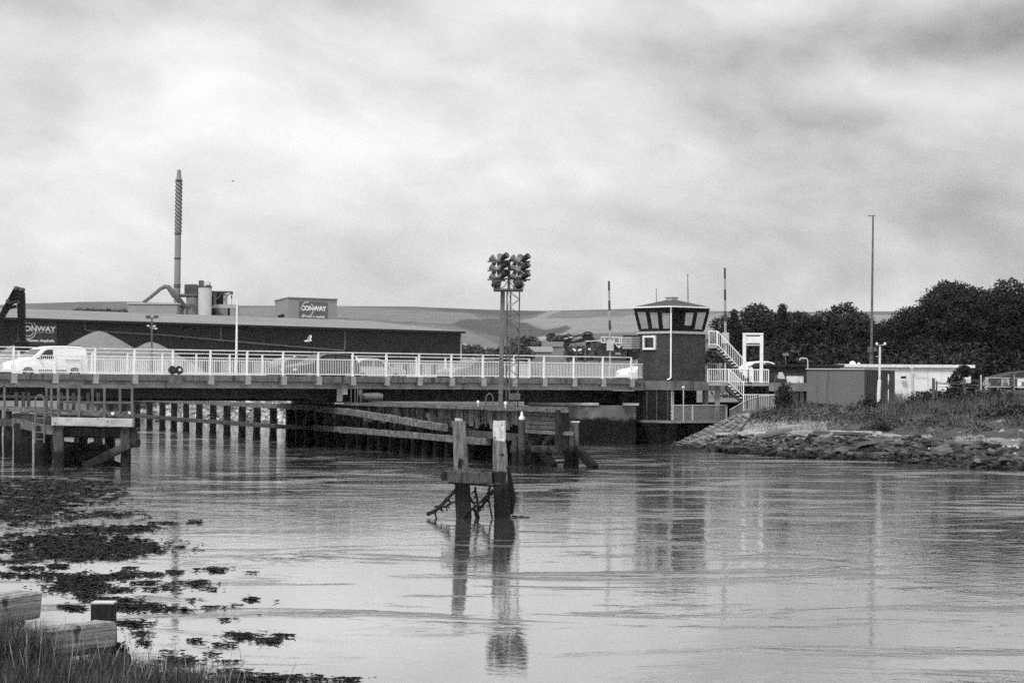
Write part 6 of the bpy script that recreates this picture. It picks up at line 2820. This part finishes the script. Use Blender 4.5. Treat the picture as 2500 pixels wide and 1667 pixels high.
m_.prism([P(x, y, 170) for x, y in ((2440, 925), (2600, 925), (2600, 905), (2540, 903), (2500, 907), (2460, 916), (2440, 921))], (0, 6, 0))
t.part("roof", m_, gm("far_shed_roof", .035, .05, 1, .8))

# leaning old palings by the shed
t = Thing("old_palings", "row of leaning old palings between the grey shed and the bramble", "fence", XY(2195, 140, 2.3))
for k in range(6):
    m_ = MB()
    x = 2186 + k * 3.2
    m_.beam(P(x - 3, 984, 140), P(x + random.uniform(-1, 2), 962 + random.uniform(-3, 3), 140), .05, .03, up=(0, 1, 0))
    t.part("paling", m_, timber)

# ------------------------------------------------------------------ planting on the bank
bush("bramble_bush", "large dark bramble in front of the white cabin", "bush", XY(2285, 139.5, 1.9), (2.7, 1.4, 1.35), 4200, .17, lobes=9)
bush("bramble_bush", "dark bramble mound before the board fence at the right", "bush", XY(2425, 134, 1.6), (2.9, 1.6, 1.75), 2400, .2, lobes=8)
tree("young_tree", "young leafy sapling standing against the right end of the white cabin", XY(2347, 139, 2.2), P(2347, 885, 139).z - 2.2, 1.75, 12, None, 1.6, .15, mat=shrub_m)
bush("dark_shrub", "round dark shrub in front of the white door", "bush", XY(1909, 142.5, 2.0), (.72, .7, 1.7), 1500, .17, lobes=6)
bush("dark_shrub", "small shrub at the foot of the white marker post", "bush", XY(2130, 142, 2.1), (.9, .6, .95), 700, .16)
bush("bramble_bush", "bramble low at the right edge above the rubble", "bush", XY(2490, 122, 1.2), (2.6, 1.3, 1.4), 1900, .18, lobes=7)
bush("dark_shrub", "low shrub patch under the pallet on the rubble edge", "bush", bank_pt(2140, 1.25), (1.0, .6, .55), 700, .13)


def blades(n, fn, h0, h1, w, lean=.5):
    """grass blades as slim bent quads"""
    out = []
    for _ in range(n):
        p = fn()
        if p is None:
            continue
        h = random.uniform(h0, h1)
        a = random.uniform(0, 6.283)
        d = Vector((math.cos(a), math.sin(a), 0))
        s = Vector((-d.y, d.x, 0)) * w * random.uniform(.6, 1.2)
        ln = d * h * random.uniform(.05, lean)
        mid = p + ln * .35 + Vector((0, 0, h * .6))
        tip = p + ln + Vector((0, 0, h))
        out.append([p - s, p + s, mid + s * .7, mid - s * .7])
        out.append([mid - s * .7, mid + s * .7, tip + s * .15, tip - s * .15])
    return np.array([[list(v) for v in q] for q in out])


def bank_grass():
    px = random.uniform(1830, 3000)
    s = random.uniform(1.0, 3.05)
    if px < 2050 and s < 1.9 and random.random() < .85:
        return None
    if s < 1.5 and noise.noise(Vector((px * .02, s * 4, 0))) < .05:
        return None
    p = bank_pt(px, s)
    if noise.noise(p * .5) < -.28:
        return None
    return p


arr = blades(55000, bank_grass, .10, .34, .016, 1.3)
o = link("bank_grass", sheet("bank_grass", arr, (0, 0, 0)), grass_m)
tag(o, "rough uncut grass covering the slope of the right bank", "grass", kind="stuff")


def tall_grass():
    px = random.uniform(2150, 3000)
    p = bank_pt(px, random.uniform(2.0, 3.0))
    if noise.noise(Vector((p.x * .7, p.y * .7, 5))) < .0:
        return None
    return p


arr = blades(24000, tall_grass, .4, 1.15, .012, .8)
o = link("tall_weeds", sheet("tall_weeds", arr, (0, 0, 0)), gm("tall_weed", .05, .15, .4, .9, spec=.1, island=.5))
tag(o, "tall weeds and stalks in front of the fence on the right bank", "weeds", kind="stuff")
pts = []
for k in range(190):
    px = random.uniform(1850, 2640)
    s = random.uniform(1.75 if px < 2150 else 1.35, 3.05)
    p = bank_pt(px, s)
    pts.append(clump_points(np.array(p) + [0, 0, .1], (random.uniform(.3, 1.0), .4, random.uniform(.2, .55)), 110))
o = link("low_scrub", sheet("low_scrub", leaf_quads(np.concatenate(pts), .13), (0, 0, 0)), shrub_m)
tag(o, "low dark scrub patches dotted over the right bank", "scrub", kind="stuff")

# rough turf over the slope
rows = []
for i in range(30):
    s = 1.18 + 1.95 * i / 29
    row = []
    px = 2010
    while px <= 3300:
        p = bank_pt(min(px, 3300), s)
        e = 1.0 if i == 0 else 0
        lo = (px - 2010) / 120
        n_ = noise.noise(Vector((p.x * .6, p.y * .6, 2)))
        p.z += .06 + .16 * noise.noise(Vector((p.x * 1.5, p.y * 1.5, 8))) - (.5 if (i == 0 or px == 2010) else 0)
        row.append(p)
        px += 12 if px < 2640 else 60
    rows.append(row)
structure("turf", grid(rows), gm("turf", .03, .085, 1.6, .95, bump=.8, bscale=9), smooth=True)

# ------------------------------------------------------------------ stone pitching below the tower
t = Thing("stone_pitching", "sloping stone pitching laid in courses below the control tower walkway", "revetment", XY(1720, 138, .5))
m_ = MB()
NR = 30


def on_bank(x, y):
    """where the line of sight through x,y meets the bank slope"""
    lo, hi = 0.0, 3.0
    for _ in range(30):
        c_ = (lo + hi) / 2
        if proj(bank_pt(x, c_))[1] > y:
            lo = c_
        else:
            hi = c_
    return bank_pt(x, lo)


for r_ in range(NR):
    f, f2 = r_ / NR, (r_ + .72) / NR
    a0 = (1634 + 168 * f, 1091 - 78 * f)
    a1 = (1634 + 168 * f2, 1091 - 78 * f2)
    wv = 34 + 26 * math.sin(math.pi * min(1, f * 1.1))
    nb = 4
    for k in range(nb):
        g0, g1 = k / nb + random.uniform(0, .03), (k + .9) / nb
        pp = lambda a, g: on_bank(a[0] + wv * g, a[1] + wv * g * .40)
        q = [pp(a0, g0), pp(a0, g1), pp(a1, g1), pp(a1, g0)]
        dz_ = random.uniform(.10, .18)
        m_.prism([v + Vector((0, 0, -.2)) for v in q], Vector((0, -.10, .2 + dz_)))
t.part("courses", m_, stone_pitch)
# rubble on the toe of the bank
m_ = MB()
for k in range(9500):
    px = random.uniform(1735, 3000)
    s = random.random() ** 1.15 * (1.02 if px > 2120 else .9)
    p = bank_pt(px, s)
    sz = random.choice((.08, .10, .12, .15, .2, .28)) * random.uniform(.7, 1.4)
    if noise.noise(Vector((px * .012, s * 2, 4))) > .28:
        sz *= 1.7
    m_.rock(p + Vector((0, 0, sz * .10)), (sz * 2.3, sz * 1.2, sz * random.uniform(.2, .42)), random.uniform(-.5, .5), tilt=.38)
o = structure("rubble", m_, rock_m, 'stuff')
tag(o, "broken stone rubble along the water's edge of the right bank", "rubble", kind="stuff")
m_ = MB()
for k in range(80):
    px = random.uniform(1780, 2640)
    p = bank_pt(px, random.uniform(.55, 1.15))
    sz = random.uniform(.06, .2)
    m_.rock(p + Vector((0, 0, sz * .3 + .05)), (sz * 1.8, sz * 1.2, sz * .6), random.uniform(0, 3), tilt=.5)
o = structure("pale_stones", m_, slab_m, 'stuff')
tag(o, "small pale stones scattered along the top of the rubble", "stones", kind="stuff")
# riprap on the far bank under the bridge
m_ = MB()
for k in range(900):
    px = random.uniform(330, 800)
    D_ = lerp_tab(SHORE, px)
    f = random.random()
    p = XY(px, D_ + 4.4 * f, .1 + 2.3 * f)
    sz = random.uniform(.25, .6)
    m_.rock(p, (sz * 1.3, sz, sz * .7), random.uniform(0, 3), tilt=.6)
o = structure("riprap", m_, gm("riprap_stone", .10, .42, 1.2, .9, island=.6), 'stuff')
tag(o, "pale riprap stones on the far bank seen between the fender piles", "rubble", kind="stuff")
# larger broken slabs of the apron
SLABS = [
    (1775, 1.0, 1.8, .9, .14, -.1, "pale broken slab nearest the stone pitching"),
    (1842, 1.02, 2.2, 1.0, .14, .05, "long pale slab at the left part of the apron edge"),
    (1900, 1.04, 2.0, .9, .13, .1, "pale slab just left of the long dark undercut"),
    (2058, 1.05, 1.9, .9, .16, 0, "bright slab over the undercut below the pallet"),
    (2098, 1.06, 2.3, 1.0, .16, -.05, "brightest slab of the apron, right of the undercut"),
    (2150, .70, 2.6, 1.4, .20, .25, "big tilted dark slab in the rubble below the pallet"),
    (2330, .72, 2.7, 1.5, .22, .3, "big flat tilted slab in the rubble near the right edge"),
    (2290, .95, 1.0, .7, .3, .6, "upright dark block among the rubble below the bramble"),
    (2385, 1.05, 1.4, .7, .12, .3, "pale slab fragment at the top of the rubble on the right"),
]
for (px, s, l_, w_, h_, rz, lab) in SLABS:
    p = bank_pt(px, s)
    m_ = MB()
    dark = "dark" in lab or "tilted" in lab
    m_.rock(p + Vector((0, 0, .12)), (l_, w_, h_), rz, tilt=.05 if not dark else .25)
    solo("concrete_slab", m_, slab_m if not dark else gm("dark_slab", .07, .13, 1.5, .9, bump=.4), lab, "slab", p, "broken apron slabs")
m_ = MB()
p0 = [bank_pt(x, 1.0 + .02) for x in (1990, 2030, 2075, 2120)]
for a_, b_ in zip(p0, p0[1:]):
    m_.beam(a_ + Vector((0, -.2, .10)), b_ + Vector((0, -.2, .10)), .5, .13, seg=3, jit=.03)
solo("apron_edge", m_, gm("apron_edge_stone", .06, .12, 2, .9), "straight dark undercut edge of the broken apron below the pallet", "slab", p0[0])

# ================================================================== NEAR SHORE
# mud flat and bank at the lower left
rows = []
for i in range(26):
    f = i / 25
    row = []
    for j in range(40):
        px = -900 + 1500 * j / 39
        D = 21.5 + 9.5 * f
        edge = 27.6 - max(0, px + 100) * .0042 + .4 * noise.noise(Vector((px * .02, 0, 0)))
        d = (edge - D)
        z = -.35 + .42 * max(-1, min(1, d / .8 + .35)) + max(0, d) * .06
        p = XY(px, D, z + .05 * noise.noise(Vector((px * .02, D * 2, 1))))
        row.append(p)
    rows.append(row)
structure("near_bank", grid(rows), mud_m, smooth=True)

q = XY(30, 27.2, .2)
t = Thing("bank_timber", "pale squared timber with a bright top at the lower left corner", "timber", q, "old timbers on the near bank")


def baulk(th, a, b, w, h, mat, name="baulk"):
    """heavy squared timber lying from a to b, grain along its length"""
    L_ = (b - a).length
    m = MB()
    m.beam((0, 0, 0), (L_, 0, 0), w, h, seg=14, jit=.009, bev=.028)
    o = link(name, m.mesh(name), mat, th.o, a - th.base)
    o.rotation_euler = (b - a).to_track_quat('X', 'Z').to_euler()
    return o


baulk(t, P(-90, 1498, 26.5), P(70, 1474, 27.8), .36, .33, fore_wood)
q = XY(190, 26.2, .2)
t = Thing("bank_timber", "grooved squared timber in front of the dark post on the near bank", "timber", q, "old timbers on the near bank")
baulk(t, P(84, 1568, 25.2), P(254, 1547, 26.6), .32, .31, fore_wood)
m_ = MB()
m_.beam(P(150, 1590, 25.7), P(272, 1575, 26.7), .26, .10, seg=4, jit=.006)
t.part("under_baulk", m_, timber_mid)
m_ = MB()
q = XY(254, 27.4, -.2)
m_.beam(q, P(253, 1471, 27.4), .275, .27, up=(0, 1, 0), seg=3, jit=.006, bev=.02)
t = Thing("mooring_stump", "short square tarred post standing behind the grooved timber", "post", q)
t.part("post", m_, fore_dark)
m_ = MB()
m_.box(P(254, 1469.5, 27.4), (.27, .26, .02))
t.part("cut_top", m_, galv_pale)
m_ = MB()
q = XY(555, 26.0, -.3)
m_.beam(q, P(556, 1648, 26.0), .28, .28, up=(0, 1, 0), seg=3, jit=.01, bev=.03)
solo("low_stump", m_, fore_dark, "rotted post stump at the bottom edge among the seaweed", "post", q)
bush("weed_mound", "dark weed covered mound behind the pale timber at the left edge", "weed mound", XY(12, 29.5, -.05), (.35, .3, .5), 900, .06, mat=weed_m)
bush("weed_mound", "dark weedy mound between the two pale timbers", "weed mound", XY(140, 26.8, .0), (.36, .3, .42), 1500, .05, mat=weed_m)
bush("weed_mound", "weed tuft at the right end of the grooved timber", "weed mound", XY(292, 26.5, -.02), (.14, .14, .42), 700, .05, mat=weed_m)
bush("weed_mound", "small weed mound just right of the tarred post", "weed mound", XY(305, 26.8, -.05), (.2, .2, .22), 500, .05, mat=weed_m)


def near_grass():
    px = random.uniform(-120, 500)
    edge = 1575 + 55 * (px / 300) if px < 300 else 1630 + (px - 300) * .16
    D = random.uniform(21.8, 25.2)
    p = XY(px, D, 0)
    lim = 25.3 - max(0, px - 180) * .0055
    if D > lim:
        return None
    p.z = .05 + (25.5 - D) * .02
    return p


arr = blades(15000, near_grass, .25, .62, .006, .6)
o = link("near_grass", sheet("near_grass", arr, (0, 0, 0)), grass_near)
tag(o, "tangled grass along the bottom left of the near bank", "grass", kind="stuff")


def left_grass():
    px = random.uniform(-150, 120)
    D = random.uniform(24.0, 26.2)
    if px > 40 and D > 25.4:
        return None
    p = XY(px, D, .18)
    return p


arr = blades(6500, left_grass, .3, .75, .006, .7)
o = link("corner_grass", sheet("corner_grass", arr, (0, 0, 0)), grass_near)
tag(o, "taller grass swallowing the left end of the timbers", "grass", kind="stuff")
m_ = MB()
for k in range(70):
    px = random.uniform(0, 640) if k < 46 else random.uniform(330, 700)
    D = random.uniform(22.0, 24.5)
    p = XY(px, D, .1 if px < 400 else -.1)
    h = random.uniform(.5, 1.0) * (1 if px < 330 else .8)
    ln = Vector((random.uniform(-.2, .35), random.uniform(-.1, .1), 0)) * h
    m_.tube([p, p + ln * .3 + Vector((0, 0, h * .5)), p + ln + Vector((0, 0, h))], [.0035, .0028, .0018], 4)
    if k % 2 == 0:
        m_.tube([p + ln * .85 + Vector((0, 0, h * .88)), p + ln * 1.05 + Vector((0, 0, h * 1.05))], [.006, .002], 4)
o = structure("dry_stems", m_, dry_stem, 'stuff')
tag(o, "thin dry grass stems rising in front of the water at the lower left", "stems", kind="stuff")

# ------------------------------------------------------------------ seaweed
WEED = [
    # px, py, rx, ry, density
    (120, 1200, 170, 36, .8), (60, 1250, 130, 30, .8), (240, 1290, 130, 10, 1), (160, 1325, 200, 26, 1.5), (330, 1335, 110, 14, 1.1), (330, 1290, 60, 10, .9), (200, 1352, 160, 14, 1.3), (40, 1368, 60, 6, .9),
    (60, 1385, 45, 5, 1.1), (150, 1380, 35, 4, .9), (315, 1384, 26, 3, 1.1), (70, 1401, 90, 6, 1.2), (200, 1408, 110, 12, 1.5), (340, 1400, 70, 7, 1.2), (435, 1394, 35, 3, 1.1), (520, 1388, 38, 5, 1.8),
    (200, 1430, 90, 14, 1.7), (290, 1437, 40, 6, 1.4), (355, 1419, 35, 4, 1), (365, 1436, 22, 4, 1.5), (420, 1430, 34, 9, .9), (480, 1420, 38, 6, 1.7), (510, 1434, 25, 3, 1.3), (215, 1450, 45, 6, 1.2),
    (270, 1462, 70, 8, 1.4), (330, 1478, 75, 10, 1.6), (420, 1485, 60, 5, 1.2), (180, 1480, 45, 6, 1.2), (475, 1462, 20, 3, .7), (615, 1458, 20, 5, 1.5), (660, 1464, 16, 3, 1.2), (528, 1479, 26, 4, 1.5), (575, 1476, 28, 3, .7),
    (610, 1395, 18, 3, .5), (330, 1520, 45, 9, 1.6), (345, 1544, 40, 5, .7), (350, 1565, 22, 6, 1), (540, 1510, 22, 3, .7), (575, 1508, 14, 3, .6), (628, 1502, 12, 3, .5), (590, 1548, 45, 8, 1.8), (655, 1561, 50, 7, 1.5), (480, 1562, 26, 5, 1.2), (550, 1570, 30, 5, .8), (690, 1548, 30, 4, .8),
    (420, 1588, 30, 4, .5), (510, 1593, 22, 8, .6), (440, 1610, 60, 10, 1.5), (560, 1613, 30, 4, .5), (560, 1640, 70, 9, 1.6), (700, 1652, 90, 10, 1.5), (830, 1655, 70, 6, 1.2), (620, 1660, 60, 10, 1.6), (480, 1660, 80, 16, 1.2),
    (270, 1120 + 135, 110, 10, .6), (390, 1275, 40, 4, .6), (470, 1272, 24, 4, .9), (480, 1268, 14, 2, .8), (340, 1268, 20, 3, .6),
]
pts = []
for (cx, cy, rx_, ry_, dn) in WEED:
    n = int(rx_ * ry_ * 2.3 * dn * (1 + (1667 - cy) / 500) * 1.2)
    seed = random.uniform(0, 90)
    k = 0
    while k < n:
        a, r = random.uniform(0, 6.283), math.sqrt(random.random()) * (1.12 if random.random() < .88 else 1.7)
        x, y = cx + math.cos(a) * r * rx_, cy + math.sin(a) * r * ry_
        k += 1
        if noise.noise(Vector((x * .022 + seed, y * .22, 0))) * .9 + noise.noise(Vector((x * .07, y * .6, seed))) * .8 + noise.noise(Vector((x * .3, y * 1.2, seed))) * .8 < .14 + (min(r, 1.15) - .6) * .7:
            continue
        p = W(x, y, random.uniform(.0, .035))
        pts.append((p.x, p.y, p.z))
pts = np.array(pts)
n = len(pts)
sc_ = np.clip(pts[:, 1] / 30, .8, 2.4)[:, None]
az = rng.uniform(0, 6.283, n)
tilt_ = np.abs(rng.normal(0, .17, n))
dr_ = np.stack([np.cos(az) * np.cos(tilt_) * 1.3, np.sin(az) * np.cos(tilt_), np.sin(tilt_) * .8], 1)
sd_ = np.stack([-np.sin(az), np.cos(az), rng.uniform(-.6, .6, n)], 1)
ln_ = rng.uniform(.02, .075, n)[:, None] * sc_
wd_ = rng.uniform(.006, .018, n)[:, None] * sc_
arr = np.stack([pts - dr_ * ln_ * .5 - sd_ * wd_, pts - dr_ * ln_ * .2 + sd_ * wd_, pts + dr_ * ln_ * .6 + sd_ * wd_ * .4, pts + dr_ * ln_ * .5 - sd_ * wd_ * .7], 1)
arr[:, :, 2] = np.maximum(arr[:, :, 2], .004)
o = link("seaweed", sheet("seaweed", arr, (0, 0, 0)), weed_m)
tag(o, "dark wet seaweed breaking the surface of the calm water at the left", "seaweed", kind="stuff")

# ------------------------------------------------------------------ air
hz = MB()
hz.add([(-3500, -60, -3), (3500, -60, -3), (3500, 3600, -3), (-3500, 3600, -3), (-3500, -60, 330), (3500, -60, 330), (3500, 3600, 330), (-3500, 3600, 330)],
       [(3, 2, 1, 0), (4, 5, 6, 7), (0, 1, 5, 4), (1, 2, 6, 5), (2, 3, 7, 6), (3, 0, 4, 7)])
hzm = bpy.data.materials.new("haze_air")
hzm.use_nodes = True
_N, _L = hzm.node_tree.nodes, hzm.node_tree.links
_N.remove(_N["Principled BSDF"])
_v = _N.new("ShaderNodeVolumePrincipled")
_v.inputs["Color"].default_value = (.95, .95, .95, 1)
_v.inputs["Density"].default_value = HAZE
_L.new(_v.outputs[0], _N["Material Output"].inputs["Volume"])
if HAZE:
    ho = structure("haze", hz, hzm, 'stuff')
    tag(ho, "thin grey haze in the air over the river and hills", "haze", kind="stuff")
